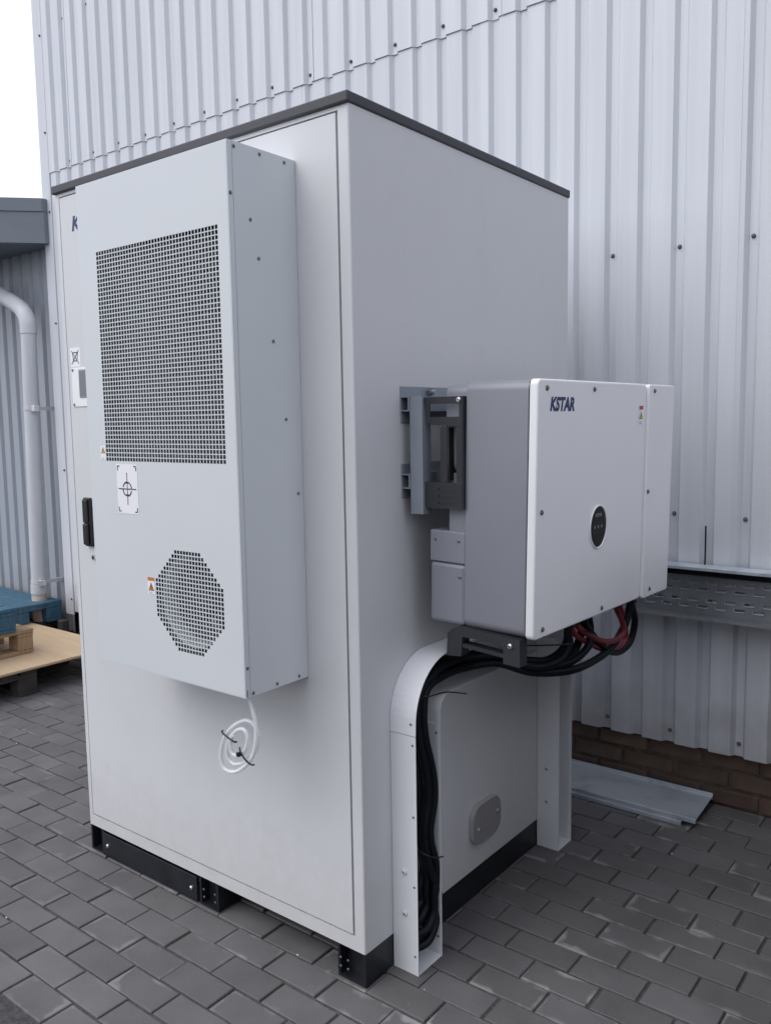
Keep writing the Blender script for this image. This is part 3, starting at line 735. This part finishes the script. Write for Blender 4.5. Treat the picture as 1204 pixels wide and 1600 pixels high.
# fan with bellmouth ring
b = MB(); fc = Vector((OC[0], AYF+.05, OC[1]))
for i in range(40):
    a0, a1 = 2*math.pi*i/40, 2*math.pi*(i+1)/40
    prof = [(.112, .0), (.114, -.020), (.117, -.032), (.122, -.038)]
    for (ra, ya), (rb, yb) in zip(prof, prof[1:]):
        b.add([fc+Vector((ra*math.cos(a0), ya, ra*math.sin(a0))), fc+Vector((ra*math.cos(a1), ya, ra*math.sin(a1))), fc+Vector((rb*math.cos(a1), yb, rb*math.sin(a1))), fc+Vector((rb*math.cos(a0), yb, rb*math.sin(a0)))], [(0, 1, 2, 3)], 'ring', True)
b.build('fan_ring', ac)
b = MB(); b.box((OX0-.01, AYF+.052, OZ0-.01), (OX1+.01, AYF+.054, OZ1+.01), 'hole'); b.build('fan_shroud', ac)
b = MB(); b.cyl(fc+Vector((0, -.01, 0)), fc+Vector((0, .05, 0)), .042, 'plastic', 20)
for i in range(7):
    a = 2*math.pi*i/7
    def P(r_, da, yo): return fc+Vector((r_*math.cos(a+da), yo, r_*math.sin(a+da)))
    b.add([P(.04, -.2, .0), P(.075, -.12, -.006), P(.114, -.05, -.008), P(.114, .55, .03), P(.075, .5, .03), P(.04, .35, .03)], [(0, 1, 4, 5), (1, 2, 3, 4)], 'plastic', True)
b.build('fan', ac)
for x, yv, z in [(0, -.206, 2.141), (0, -.124, 2.141), (0, -.040, 2.140), (0, -.160, 1.983), (0, -.137, 1.895), (0, -.096, 1.701), (0, -.059, 1.508), (0, -.022, 1.316), (0, -.202, .831), (0, -.119, .833), (0, -.038, .833), (0, -.221, 2.034), (0, -.219, .898)]:
    inst('screw', S_small, ac, (AX1, yv, z), ROT['+x'])
# printed labels on the air conditioner
yl = AYF-.0012
def mkl(yv): return lambda p: Vector((p[0], yv, p[1]))
b = MB(); b.box((-.665, yl+.0005, 1.259), (-.572, AYF-.0002, 1.394), 'white_label'); cx, cz = -.6185, 1.327
k1 = mkl(yl); k2 = mkl(yl-.0003); k3 = mkl(yl-.0006)
strip(b, (cx, cz-.044), (cx, cz+.044), .0026, 'ink', k1); strip(b, (cx-.040, cz), (cx+.040, cz), .0026, 'ink', k2)
for i in range(24):
    if i % 6 == 5: continue
    a0, a1 = 2*math.pi*i/24, 2*math.pi*(i+1)/24
    b.add([k3((cx+r_*math.cos(a), cz+r_*math.sin(a))) for r_, a in ((.0175, a0), (.0205, a0), (.0205, a1), (.0175, a1))], [(0, 1, 2, 3)], 'ink')
strip(b, (cx-.008, cz+.017), (cx+.008, cz+.017), .004, 'ink', k1); strip(b, (cx-.008, cz-.017), (cx+.008, cz-.017), .004, 'ink', k2)
for sx in (-1, 1):
    for sz in (-1, 1):
        X, Z = cx+sx*.041, cz+sz*.062
        strip(b, (X, Z), (X-sx*.010, Z), .0028, 'ink', k1); strip(b, (X, Z), (X, Z-sz*.012), .0028, 'ink', k2)
b.build('target_label', ac, label='white label printed with a black cross-hair mark')
def warn(parent, name, mkf, x0, z0, w_, h_, tri, band=None, lines=True, **tags):
    """label: optional colour band, triangle with exclamation, text lines. mkf(layer) -> mapping"""
    b = MB()
    def rect(a, c, d, e_, k, l): b.quad(mkf(l)((a, c)), mkf(l)((d, c)), mkf(l)((d, e_)), mkf(l)((a, e_)), k)
    rect(x0, z0, x0+w_, z0+h_, 'white_label', 0)
    top = z0+h_
    if band: rect(x0+w_*.04, top-h_*.22, x0+w_*.96, top-h_*.02, band, 1); top -= h_*.24
    th_ = min(w_*.85, h_*.5); cx = x0+w_/2; tz = top-th_-h_*.02
    b.add([mkf(1)(p) for p in ((cx-th_*.5, tz), (cx+th_*.5, tz), (cx, tz+th_*.92))], [(0, 1, 2)], 'ink')
    b.add([mkf(2)(p) for p in ((cx-th_*.42, tz+th_*.045), (cx+th_*.42, tz+th_*.045), (cx, tz+th_*.82))], [(0, 1, 2)], tri)
    rect(cx-th_*.05, tz+th_*.24, cx+th_*.05, tz+th_*.58, 'ink', 3); rect(cx-th_*.05, tz+th_*.10, cx+th_*.05, tz+th_*.18, 'ink', 3)
    if lines:
        for i in range(2): rect(x0+w_*.15, z0+h_*(.05+.09*i), x0+w_*(.85-.2*i), z0+h_*(.08+.09*i), 'grey_ink', 1)
    return b.build(name, parent, **tags)
acmk = lambda l: mkl(AYF-.0006-.0003*l)
warn(ac, 'warning_label', acmk, -.735, 1.404, .024, .040, 'yellow', label='yellow triangle warning label by the big grille')
warn(ac, 'warning_label', acmk, -.549, 1.043, .031, .050, 'orange', band='orange', label='orange banded warning label by the fan grille')

# condensate hose
b = MB()
hp = [(-.204, -.19, .826), (-0.204, -0.19, 0.804), (-0.194, -0.19, 0.779), (-0.184, -0.19, 0.74), (-0.189, -0.19, 0.688), (-0.212, -0.19, 0.641), (-0.267, -0.19, 0.6), (-0.312, -0.19, 0.599), (-0.322, -0.19, 0.635), (-0.302, -0.19, 0.688), (-0.261, -0.187, 0.728), (-0.219, -0.182, 0.744), (-0.192, -0.178, 0.721), (-0.196, -0.178, 0.678), (-0.232, -0.182, 0.636), (-0.274, -0.186, 0.617), (-0.298, -0.188, 0.634), (-0.288, -0.19, 0.678), (-0.257, -0.192, 0.712), (-0.227, -0.192, 0.722), (-0.214, -0.192, 0.704), (-0.225, -0.193, 0.668), (-0.252, -0.195, 0.648), (-0.274, -0.196, 0.655), (-0.272, -0.197, 0.685), (-0.262, -0.198, 0.702)]
b.tube(hp, .0056, 'hose', 10, 10, ripple=.08)
b.tube(hp, .0034, 'hose', 8, 6)
hose = b.build('drain_hose', at=(-.204, -.19, .826), label='coiled clear drain hose hanging under the air conditioner', category='hose')
b = MB(); b.tube([(-.306, -.195, .704), (-.300, -.202, .702), (-.280, -.204, .696), (-.256, -.203, .688), (-.251, -.196, .686)], .0024, 'plastic', 6, 4); b.build('cable_tie', hose)
b = MB(); b.tube([(-.237, -.200, .676), (-.230, -.204, .667), (-.220, -.204, .656), (-.205, -.203, .645), (-.193, -.200, .640), (-.188, -.196, .641)], .0024, 'plastic', 6, 4); b.box((-.238, -.212, .656), (-.228, -.202, .665), 'plastic'); b.build('cable_tie', hose)

# ================================================================== CABLE DUCT on the cabinet side
duct = empty('cable_duct', (.04, .6, 0), label='light grey open steel cable duct arched on the cabinet side', category='cable duct')
DX = .084; tk = .0015; YA, YB2, YC, YD2 = .122, .237, .954, 1.052; ZH0, ZH1 = .753, .868; RO = .165; RI = RO-(YB2-YA)
cyA = YA+RO; czA = ZH1-RO
def duct_leg(y0, y1, z1, nm):
    b = MB()
    b.box((.0012, y0, .001), (.0027, y1, z1), 'duct')
    b.box((.0027, y0, .001), (DX, y0+tk, z1), 'duct'); b.box((.0027, y1-tk, .001), (DX, y1, z1), 'duct')
    b.box((.0027, y0+tk, .001), (DX-.001, y1-tk, .0025), 'duct')
    # returned lips
    return b.build(nm, duct)
leg1 = duct_leg(YA, YB2, .672, 'upright')
leg2 = duct_leg(YC, YD2, czA-.02, 'upright')
def arc(cy, cz, r_, a0, a1, n=14): return [(cy+r_*math.cos(R(a0+(a1-a0)*i/n)), cz+r_*math.sin(R(a0+(a1-a0)*i/n))) for i in range(n+1)]
def bent(b, path, x0, x1, k='duct'):
    th_ = .0015; n = len(path); vs = []
    for i, (a, c) in enumerate(path):
        p, q = path[max(i-1, 0)], path[min(i+1, n-1)]; t_ = Vector((q[0]-p[0], q[1]-p[1])).normalized()
        nn = Vector((-t_.y, t_.x))*th_
        vs += [(x0, a, c), (x1, a, c), (x0, a-nn.x, c-nn.y), (x1, a-nn.x, c-nn.y)]
    fs = []
    for i in range(n-1):
        o_ = 4*i; fs += [(o_, o_+1, o_+5, o_+4), (o_+2, o_+6, o_+7, o_+3), (o_, o_+4, o_+6, o_+2), (o_+1, o_+3, o_+7, o_+5)]
    b.add(vs, fs, k, False); e_ = 4*(n-1); b.add([vs[0], vs[1], vs[3], vs[2]], [(0, 1, 2, 3)], k); b.add([vs[e_+j] for j in (0, 1, 3, 2)], [(0, 1, 2, 3)], k)
b = MB(); bent(b, [(YA-.0012, .674)]+arc(cyA, czA, RO, 180, 90), .001, DX+.001); 
bent(b, [(YB2, .674)]+arc(cyA, czA, RI, 180, 90)[0:], .001, DX)
b.prism([(YA+.003, .674)]+arc(cyA, czA, RO-.004, 180, 90)+arc(cyA, czA, RI+.003, 90, 180)+[(YB2-.003, .674)], 'x', .0012, .0024, 'duct'); el1 = b.build('elbow', duct)
b = MB(); b.box((.001, cyA+.0005, ZH1-.0015), (DX+.001, .79, ZH1), 'duct'); b.box((.001, cyA+.0005, ZH0-.0015), (DX, .79, ZH0), 'duct'); b.box((.001, cyA+.0005, ZH0), (.0025, .79, ZH1-.0015), 'duct'); b.build('crosspiece', duct)
cyD = YD2-RO
b = MB(); bent(b, arc(cyD, czA, RO, 90, 0)+[(YD2+.001, czA-.02)], .001, DX+.001); bent(b, arc(cyD, czA, RO-(YD2-YC), 90, 0)+[(YC, czA-.02)], .001, DX); b.prism(arc(cyD, czA, RO-.004, 90, 0)+[(YD2-.004, czA-.018), (YC+.004, czA-.018)]+arc(cyD, czA, RO-(YD2-YC)+.003, 0, 90), 'x', .0012, .0024, 'duct')
b.box((.001, .7905, ZH1-.0015), (DX+.001, cyD, ZH1), 'duct'); b.build('elbow', duct)
for z in (.288, .169): inst('bolt', S_white, leg1, (.042, YA, z), ROT['-y'])
for z in (.648, .450, .253, .055):
    inst('screw', S_tiny, leg1, (.074, YA, z), ROT['-y']); inst('screw', S_tiny, leg1, (.072, YB2-tk, z), ROT['-y'])
inst('screw', S_tiny, el1, (.070, YA-.0012, .705), ROT['-y'])
for z in (.291, .172): inst('bolt', S_white, leg2, (.039, YC, z), ROT['-y'])

# ================================================================== MOUNTING FRAME
fr = empty('mounting_frame', (.03, .6, 1.25), label='grey steel rails and posts holding the inverter on the cabinet side', category='bracket')
for z0, z1 in ((1.494, 1.590), (1.294, 1.386)):
    b = MB(); b.box((.0005, .187, z0), (.003, .98, z1), 'rail', bev=.0008, seg=1)
    for zz in (z1-.030, z1-.066): b.box((.0031, .1875, zz), (.028, .979, zz+.003), 'rail')
    b.box((.025, .1875, z1-.063), (.028, .979, z1-.0302), 'rail')
    b.build('rail', fr)
for y0 in (.192, .90):
    b = MB(); b.box((.0285, y0, 1.254), (.068, y0+.002, 1.5625), 'rail'); b.box((.066, y0+.002, 1.254), (.068, y0+.038, 1.5625), 'rail'); b.box((.0285, y0+.036, 1.254), (.066, y0+.038, 1.5625), 'rail')
    b.box((.0285, y0+.0021, 1.254), (.0655, y0+.0359, 1.256), 'rail'); b.build('post', fr)
b = MB(); b.cyl((.003, .312, 1.577), (.016, .312, 1.577), .011, 'dscrew', 6, smooth=False); b.cyl((.016, .312, 1.577), (.028, .312, 1.577), .006, 'zinc', 10); b.build('bolt', fr)

# ================================================================== INVERTER
o_inv = Vector((.385, .2157, .9604)); yw, ln, rl = -.0341, .0197, -.0006
n_i = Vector((math.cos(yw), math.sin(yw), 0)); u_i = Vector((-math.sin(yw), math.cos(yw), 0))
v_i = Vector((0, 0, 1))*math.cos(ln)+n_i*math.sin(ln); nn_i = u_i.cross(v_i)
MI = Matrix.Translation(o_inv) @ Matrix((u_i, v_i, nn_i)).transposed().to_4x4()     # local (a along wall, b up, c out)
IW, IH = .8085, .634
inv = empty('inverter', o_inv, label='white fronted grey inverter box mounted beside the cabinet', category='inverter')
class LB(MB):
    def build(s, name, parent=None, **t):
        s.v = [MI @ v for v in s.v]; return MB.build(s, name, parent, **t)
def rbox(b, a0, b0, a1, b1, c0, c1, rad, bev, k, n=5):
    """box with rounded corners (in a,b) and a rounded front edge at c1"""
    def ring(ins, c):
        out = []; r_ = max(rad-ins, .0015)
        for cx, cz, s0 in ((a1-rad, b1-rad, 0), (a0+rad, b1-rad, 90), (a0+rad, b0+rad, 180), (a1-rad, b0+rad, 270)):
            for i in range(n+1): an = R(s0+90*i/n); out.append((cx+r_*math.cos(an), cz+r_*math.sin(an), c))
        return out
    rings = [ring(0, c0), ring(0, c1-bev)]+[ring(bev*(1-math.cos(R(t_))), c1-bev*(1-math.sin(R(t_)))) for t_ in (22, 45, 67, 90)]
    m_ = len(rings[0]); vs = [p for r_ in rings for p in r_]; fs = []
    for j in range(len(rings)-1):
        for i in range(m_): fs.append((j*m_+i, j*m_+(i+1) % m_, (j+1)*m_+(i+1) % m_, (j+1)*m_+i))
    b.add(vs, fs, k, True); b.add(rings[-1], [tuple(range(m_))], k); b.add(rings[0], [tuple(reversed(range(m_)))], k)
SE = .6175
b = LB(); rbox(b, -.013, -.004, SE-.0008, IH, -.0215, 0, .016, .005, 'inv_white'); cov = b.build('front_cover', inv)
b = LB(); rbox(b, SE+.0008, -.006, IW, IH-.001, -.0215, .008, .010, .0035, 'inv_white'); cov2 = b.build('side_cover', inv)
b = LB(); b.box((-.008, .001, -.0255), (IW-.006, IH-.006, -.0217), 'gap'); b.build('seal', inv)
b = LB(); rbox(b, -.010, -.004, IW-.003, IH-.001, -.205, -.026, .026, .003, 'inv_body', n=8); body = b.build('housing', inv)
b = LB(); rbox(b, .002, .40, IW-.02, IH-.010, -.275, -.206, .022, .004, 'inv_body', n=8); b.box((-.0, .02, -.262), (IW-.02, .398, -.206), 'inv_body'); b.build('heat_sink', inv)
b = LB(); b.box((-.009, .163, -.318), (IW-.02, .246, -.2061), 'inv_body', bev=.003); b.box((-.008, .0, -.318), (IW-.02, .1615, -.2061), 'inv_body', bev=.01); wb = b.build('wiring_box', inv)
for a_, bb, cc in ((-.009, .222, -.300), (-.009, .222, -.226), (-.008, .128, -.222)):
    p = MI @ Vector((a_, bb, cc)); inst('screw', S_small, wb, p, ROT['-y'])
RI_ = (MI.to_3x3()).to_euler()
S_inv = screw_mesh('screw_inverter', .0054, .003, 'dscrew', washer=.0066)
for a_, bb, par in ((.030, .612, cov), (.280, .613, cov), (.0155, .312, cov), (.032, .018, cov), (.36, .013, cov), (.655, .614, cov2), (.631, .318, cov2), (.668, .018, cov2)):
    inst('screw', S_inv, par, MI @ Vector((a_, bb, .0002 if par is cov else .0082)), RI_)
# logo, warning label, oval display
vs, fs = text_mesh('logo', 'KSTAR', .126, .036, 'blue_ink', bold=.05, shear=.22)
b = LB(); b.add([(.045+v.x, .556+v.y, .0006) for v in vs], fs, 'blue_ink'); b.build('logo', cov, label='dark blue maker logo')
imk = lambda l: (lambda p: Vector((p[0], p[1], .0005+.0003*l)))
b_ = warn(cov, 'warning_label', lambda l: (lambda p: MI @ Vector((p[0], p[1], .0005+.0003*l))), .566, .516, .029, .056, 'yellow', band='redink', label='small red banded warning label')
b = LB(); dc = (.322, .245); n = 40
def ell(ra, rb, c): return [(dc[0]+ra*math.cos(2*math.pi*i/n), dc[1]+rb*math.sin(2*math.pi*i/n), c) for i in range(n)]
def loops(b, L_, k):
    vs = [p for r_ in L_ for p in r_]; fs = [(j*n+i, j*n+(i+1) % n, (j+1)*n+(i+1) % n, (j+1)*n+i) for j in range(len(L_)-1) for i in range(n)]; b.add(vs, fs, k, True)
loops(b, [ell(.052, .060, .0003), ell(.051, .059, .004), ell(.0485, .0565, .004), ell(.048, .056, .0012)], 'inv_white')
b.add(ell(.048, .056, .0012), [tuple(range(n))], 'screen'); disp = b.build('display', cov, label='black oval status display')
b = LB()
vs, fs = text_mesh('t', 'KSTAR', .036, .009, 'grey_ink', bold=.02); b.add([(dc[0]-.018+v.x, dc[1]+.028+v.y, .0017) for v in vs], fs, 'grey_ink')
for i in range(3):
    X = dc[0]-.026+i*.020
    b.quad((X, dc[1]-.006, .0017), (X+.011, dc[1]-.006, .0017), (X+.011, dc[1]+.006, .0017), (X, dc[1]+.006, .0017), 'steel'); b.quad((X+.003, dc[1]-.003, .002), (X+.008, dc[1]-.003, .002), (X+.008, dc[1]+.003, .002), (X+.003, dc[1]+.003, .002), 'grey_ink')
    b.quad((X, dc[1]-.015, .0017), (X+.010, dc[1]-.015, .0017), (X+.010, dc[1]-.012, .0017), (X, dc[1]-.012, .0017), 'steel')
b.build('icons', disp)
# dark side bracket (between post and housing), plate facing the front
b = MB(); yb = .2005; yt = .2035
def plate(poly): b.prism(poly, 'y', yb, yt, 'steel')
zt_ = 1.559
plate([(.066, zt_), (.0865, zt_), (.0865, 1.495), (.076, 1.495)])                       # left cheek of the window
plate([(.0866, zt_), (.183, zt_), (.183, 1.541), (.0866, 1.541)])
plate([(.1755, 1.5409), (.183, 1.5409), (.183, 1.508), (.1755, 1.508)])
plate([(.0866, 1.5079), (.183, 1.5079), (.183, 1.484), (.0866, 1.487)])
plate([(.118, 1.4835), (.1395, 1.4835), (.1395, 1.340), (.118, 1.340)]); plate([(.1665, 1.4835), (.183, 1.4835), (.183, 1.340), (.1665, 1.340)])
plate([(.0685, 1.3395), (.183, 1.3395), (.183, 1.272), (.074, 1.272), (.0685, 1.29)])
for z in (1.322, 1.304, 1.287): b.box((.108, yb-.0012, z-.0018), (.165, yb-.0002, z+.0018), 'steel'); b.cyl((.112, yb-.0014, z), (.112, yb-.0003, z), .0035, 'hole', 8)
# folded flange behind and window lips
b.box((.184, yb, 1.272), (.187, yb+.10, 1.559), 'steel'); b.box((.087, yt, 1.503), (.175, yt+.03, 1.5065), 'steel'); b.box((.069, yt+.001, 1.275), (.182, yt+.10, 1.278), 'steel')
b.box((.1405, yt+.001, 1.345), (.143, yt+.04, 1.48), 'hole'); b.box((.09, yt+.02, 1.34), (.116, yt+.025, 1.375), 'steel')
sb = b.build('side_bracket', inv, label='dark steel bracket plate with cut-out windows')
inst('bolt', S_zinc, sb, (.176, yb, 1.550), ROT['-y'])
# handle frame under the housing
b = MB(); y0h, y1h = .199, .236
hz = lambda x: .9585-.004*(x-.15)/.2
b.prism([(.150, .958), (.168, .965), (.350, .955), (.350, .930), (.303, .9345), (.182, .941), (.178, .888), (.133, .884), (.136, .945)], 'y', y0h, y1h, 'steel')
b.prism([(.303, .934), (.350, .9295), (.350, .886), (.303, .889)], 'y', y0h, y1h, 'steel')
b.prism([(.180, .922), (.3025, .913), (.3025, .903), (.180, .912)], 'y', y0h+.003, y1h-.003, 'steel')
hd = b.build('carry_handle', inv, label='dark steel handle frame under the housing')
inst('bolt', S_zinc, hd, (.323, y0h, .937), ROT['-y'])
# cable glands under the housing
gl = [(.28, .624), (.28, .658), (.28, .745), (.28, .72), (.285, .938), (.28, .988), (.29, 1.06), (.24, .70), (.24, .80)]
b = MB()
for x, yv in gl: b.cyl((x, yv, .955), (x, yv, .915), .020, 'plastic', 12); b.cyl((x, yv, .9149), (x, yv, .895), .014, 'plastic', 12)
b.box((.215, .98, .900), (.33, 1.01, .9545), 'plastic', bev=.003)
b.build('cable_glands', inv)

# ================================================================== CABLES
base = [(.235, .095), (.252, .150), (.222, .262), (.192, .372), (.214, .470), (.206, .553), (.176, .650), (.168, .726), (.190, .785), (.275, .815), (.370, .815)]
cab_lbl = ['thick black cable nearest the front of the duct bundle', 'black duct cable rising to the first gland under the inverter', 'black duct cable rising to a middle gland under the inverter', 'black duct cable running furthest along under the inverter', 'black duct cable lying deepest in the duct']
offs = [(.066, -.014, .0), (.052, .006, .006), (.068, .012, -.004), (.048, -.010, .004), (.034, .0, .0)]
outs = [[(.14, .47, .822), (.22, .52, .79), (.265, .585, .80), (.28, .618, .84), (.278, .614, .88), (.28, .624, .905)],
        [(.11, .46, .812), (.20, .55, .778), (.26, .65, .775), (.28, .745, .805), (.28, .762, .855), (.28, .746, .905)],
        [(.13, .46, .80), (.20, .54, .765), (.262, .65, .752), (.28, .79, .752), (.282, .925, .768), (.285, 1.025, .825), (.29, 1.06, .905)],
        [(.10, .47, .80), (.18, .56, .768), (.235, .66, .765), (.245, .74, .80), (.24, .80, .86), (.24, .80, .905)],
        [(.09, .46, .825), (.17, .53, .80), (.22, .60, .79), (.245, .66, .82), (.24, .70, .87), (.24, .70, .905)]]
for i in range(5):
    ox, oy, oz = offs[i]; r_ = .0122; kq = .013*i
    path = [(.040+.004*i, .136, .052+kq*1.7), (ox, .190-kq*.3, .060+kq*1.6), (ox, .232-kq*.5, .100+kq*1.3), (ox, .248-kq, .165+kq*.8)]
    for j, (yy, zz) in enumerate(base[2:]):
        f = 1.0 if j < 6 else .8
        path.append((ox, min(max(yy+oy*f, YA+.016), YB2+.010), zz+oz))
    # after the bend the order is stacked in height
    path = path[:-2]+[(ox+.004, .275, .815+oz-oy*.9), (ox+.012, .370, .815+oz-oy*.9)]
    b = MB(); b.tube(path+outs[i], r_, 'rubber', 10, 7)
    b.build('black_cable', at=path[0], label=cab_lbl[i], category='cable', group='black cables from the duct to the inverter')
b = MB(); b.tube([(.28, .72, .905), (0.28, 0.729, 0.881), (0.28, 0.794, 0.825), (0.275, 0.912, 0.757), (0.27, 1.017, 0.728), (0.272, 1.098, 0.744), (0.28, 1.118, 0.809), (0.286, 1.077, 0.874), (0.29, 1.062, 0.905)], .0115, 'rubber', 10, 7)
b.build('looped_cable', at=(.28, .72, .905), label='black cable hanging in a low loop under the inverter right end', category='cable')
b = MB(); b.tube([(0.28, 0.658, 0.905), (0.28, 0.68, 0.881), (0.285, 0.740, 0.846), (0.29, 0.835, 0.806), (0.292, 0.925, 0.790), (0.295, 0.982, 0.803), (0.292, 0.980, 0.840), (0.288, 0.950, 0.880), (0.285, 0.938, 0.905)], .009, 'red', 10, 7)
b.build('red_cable', at=(.28, .658, .905), label='red cable loop nearer the front under the inverter', category='cable', group='red cable loops')
b = MB(); b.tube([(0.268, 0.648, 0.905), (0.268, 0.678, 0.861), (0.27, 0.77, 0.812), (0.27, 0.895, 0.763), (0.27, 1.000, 0.746), (0.272, 1.058, 0.764), (0.274, 1.044, 0.824), (0.277, 0.998, 0.882), (0.28, 0.988, 0.905)], .009, 'red', 10, 7)
b.build('red_cable', at=(.268, .648, .905), label='red cable loop lying just behind the other red loop', category='cable', group='red cable loops')
def tie(pts, label, r_=.0022):
    b = MB(); b.tube(pts, r_, 'plastic', 6, 4); b.build('cable_tie', at=pts[0], label=label, category='cable tie', group='black cable ties')
tie([(.030, .178, .770), (.060, .160, .772), (.086, .180, .768), (.088, .215, .765), (.090, .270, .757), (.092, .357, .729)], 'black cable tie with long tail at the duct elbow')
tie([(.030, .190, .326), (.062, .166, .332), (.084, .176, .322), (.087, .20, .308), (.090, .237, .296)], 'black cable tie with short tail low in the duct')
tie([(.20, .42, .872), (.24, .46, .868), (.30, .50, .870), (.33, .53, .872)], 'black cable tie tail sticking out under the inverter')
tie([(.27, .69, .872), (.30, .700, .866), (.31, .712, .860), (.29, .73, .856)], 'black cable tie round the cables at the middle glands')

# ================================================================== CABLE TRAY on the wall
tr = empty('cable_tray', (1.5, 1.56, .76), label='galvanised perforated cable tray fixed on edge along the wall', category='cable tray')
TY, TZ0, TZ1, TYF = 1.590, .752, .945, 1.505
X0t, X1t = .02, 3.2
# perforated web: rows of staggered slots cut in a strip mesh
b = MB()
rows = [(.778, .789, .0), (.803, .814, .0335), (.845, .854, .0), (.872, .881, .0335)]
pitchx, slot = .067, .040
zc = TZ0
def web(z0, z1): b.box((X0t, TY, z0), (X1t, TY+.0015, z1), 'galv')
for z0, z1, ph in rows:
    web(zc, z0)
    x = X0t
    k = math.ceil((X0t-ph)/pitchx); xs = ph+k*pitchx
    px0 = X0t
    while xs+slot < X1t:
        if xs-px0 > .002: b.box((px0, TY, z0), (xs, TY+.0015, z1), 'galv')
        # rolled slot lips, lower edges in lighter metal as painted highlights
        hh = (z1-z0)/2; zm = (z0+z1)/2
        pts = [(xs+hh+(slot-2*hh)*(1 if s_ > 0 else 0)+hh*math.sin(a_)*1.0, zm-hh*math.cos(a_)) for s_, a_ in [(0, -math.pi*.95), (0, -math.pi*.75), (0, -math.pi/2), (0, -math.pi*.25), (0, 0), (1, 0), (1, math.pi*.25), (1, math.pi*.5)]]
        if xs < 1.6: b.tube([(p_, TY-.0018, z_) for p_, z_ in pts], .0022, 'lidgalv', 5, 2)
        px0 = xs+slot; xs += pitchx
    b.box((px0, TY, z0), (X1t, TY+.0015, z1), 'galv'); zc = z1
web(zc, TZ1-.0016)
b.build('web', tr)
b = MB(); b.box((X0t, TYF, TZ1-.0015), (X1t, TY+.0015, TZ1), 'lidgalv'); b.box((X0t, TYF, TZ1-.010), (X1t, TYF+.0015, TZ1-.0016), 'lidgalv'); b.build('top_flange', tr)  # top flange in lighter metal, skylight on it put into the colour
b = MB(); b.box((X0t, TYF-.002, TZ0-.0016), (X1t, TY+.0015, TZ0-.0001), 'galv'); b.box((X0t, TYF-.002, TZ0), (X1t, TYF-.0005, TZ0+.010), 'galv')
for i in range(20):
    x = .10+i*.11; b.box((x, TYF+.014, TZ0), (x+.035, TYF+.022, TZ0+.0006), 'hole')
b.build('bottom_flange', tr)
for x in (.15, 1.2, 2.3):
    b = MB(); b.box((x, TY+.0025, .742), (x+.04, 1.5985, .943), 'galv'); b.build('wall_bracket', tr)
b = MB(); b.tube([(.03, 1.566, .921), (.7, 1.567, .919), (1.6, 1.565, .922), (3.1, 1.566, .920)], .0155, 'rubber', 10, 8)  # black tube set in for the dark band under the top flange
b.build('black_cable', at=(.03, 1.566, .921), label='black tube running along the top of the wall cable tray', category='cable')
tie([(.362, 1.585, .94), (.361, 1.592, .98), (.360, 1.594, 1.09)], 'thin black tie standing up behind the cable tray', .0035)

# tray covers lying on the ground
def cover(x0, x1, ya, yb_, z, sk, label, rim=.024):
    root = MB(); 
    def P(x, y, z): return (x+sk*(y-1.5), y-.012+.010*(x-.2), z)
    def bx(a, c):
        vs = [P(*(a[0] if i & 1 == 0 else c[0], a[1] if i & 2 == 0 else c[1], a[2] if i & 4 == 0 else c[2])) for i in range(8)]
        root.add(vs, [(0, 2, 3, 1), (4, 5, 7, 6), (0, 1, 5, 4), (2, 6, 7, 3), (0, 4, 6, 2), (1, 3, 7, 5)], 'lidgalv')
    bx((x0, ya, z+.012), (x1, yb_, z+.0135)); bx((x0, ya-.0012, z), (x1, ya, z+.0135)); bx((x0, yb_, z), (x1, yb_+.003, z+rim))
    bx((x0, ya+.004, z+.0136), (x1, ya+.010, z+.0155)); bx((x0, yb_-.012, z+.0136), (x1, yb_-.006, z+.0155))
    o = root.build('tray_cover', at=(0, 1.54, z), label=label, category='metal cover', group='tray covers on the ground'); return o
cover(-1.55, .355, 1.400, 1.640, .001, -.05, 'lower of two galvanised covers lying by the brick plinth', rim=.0155)
c2 = cover(-1.60, .405, 1.408, 1.648, .018, -.05, 'upper of two galvanised covers lying by the brick plinth')
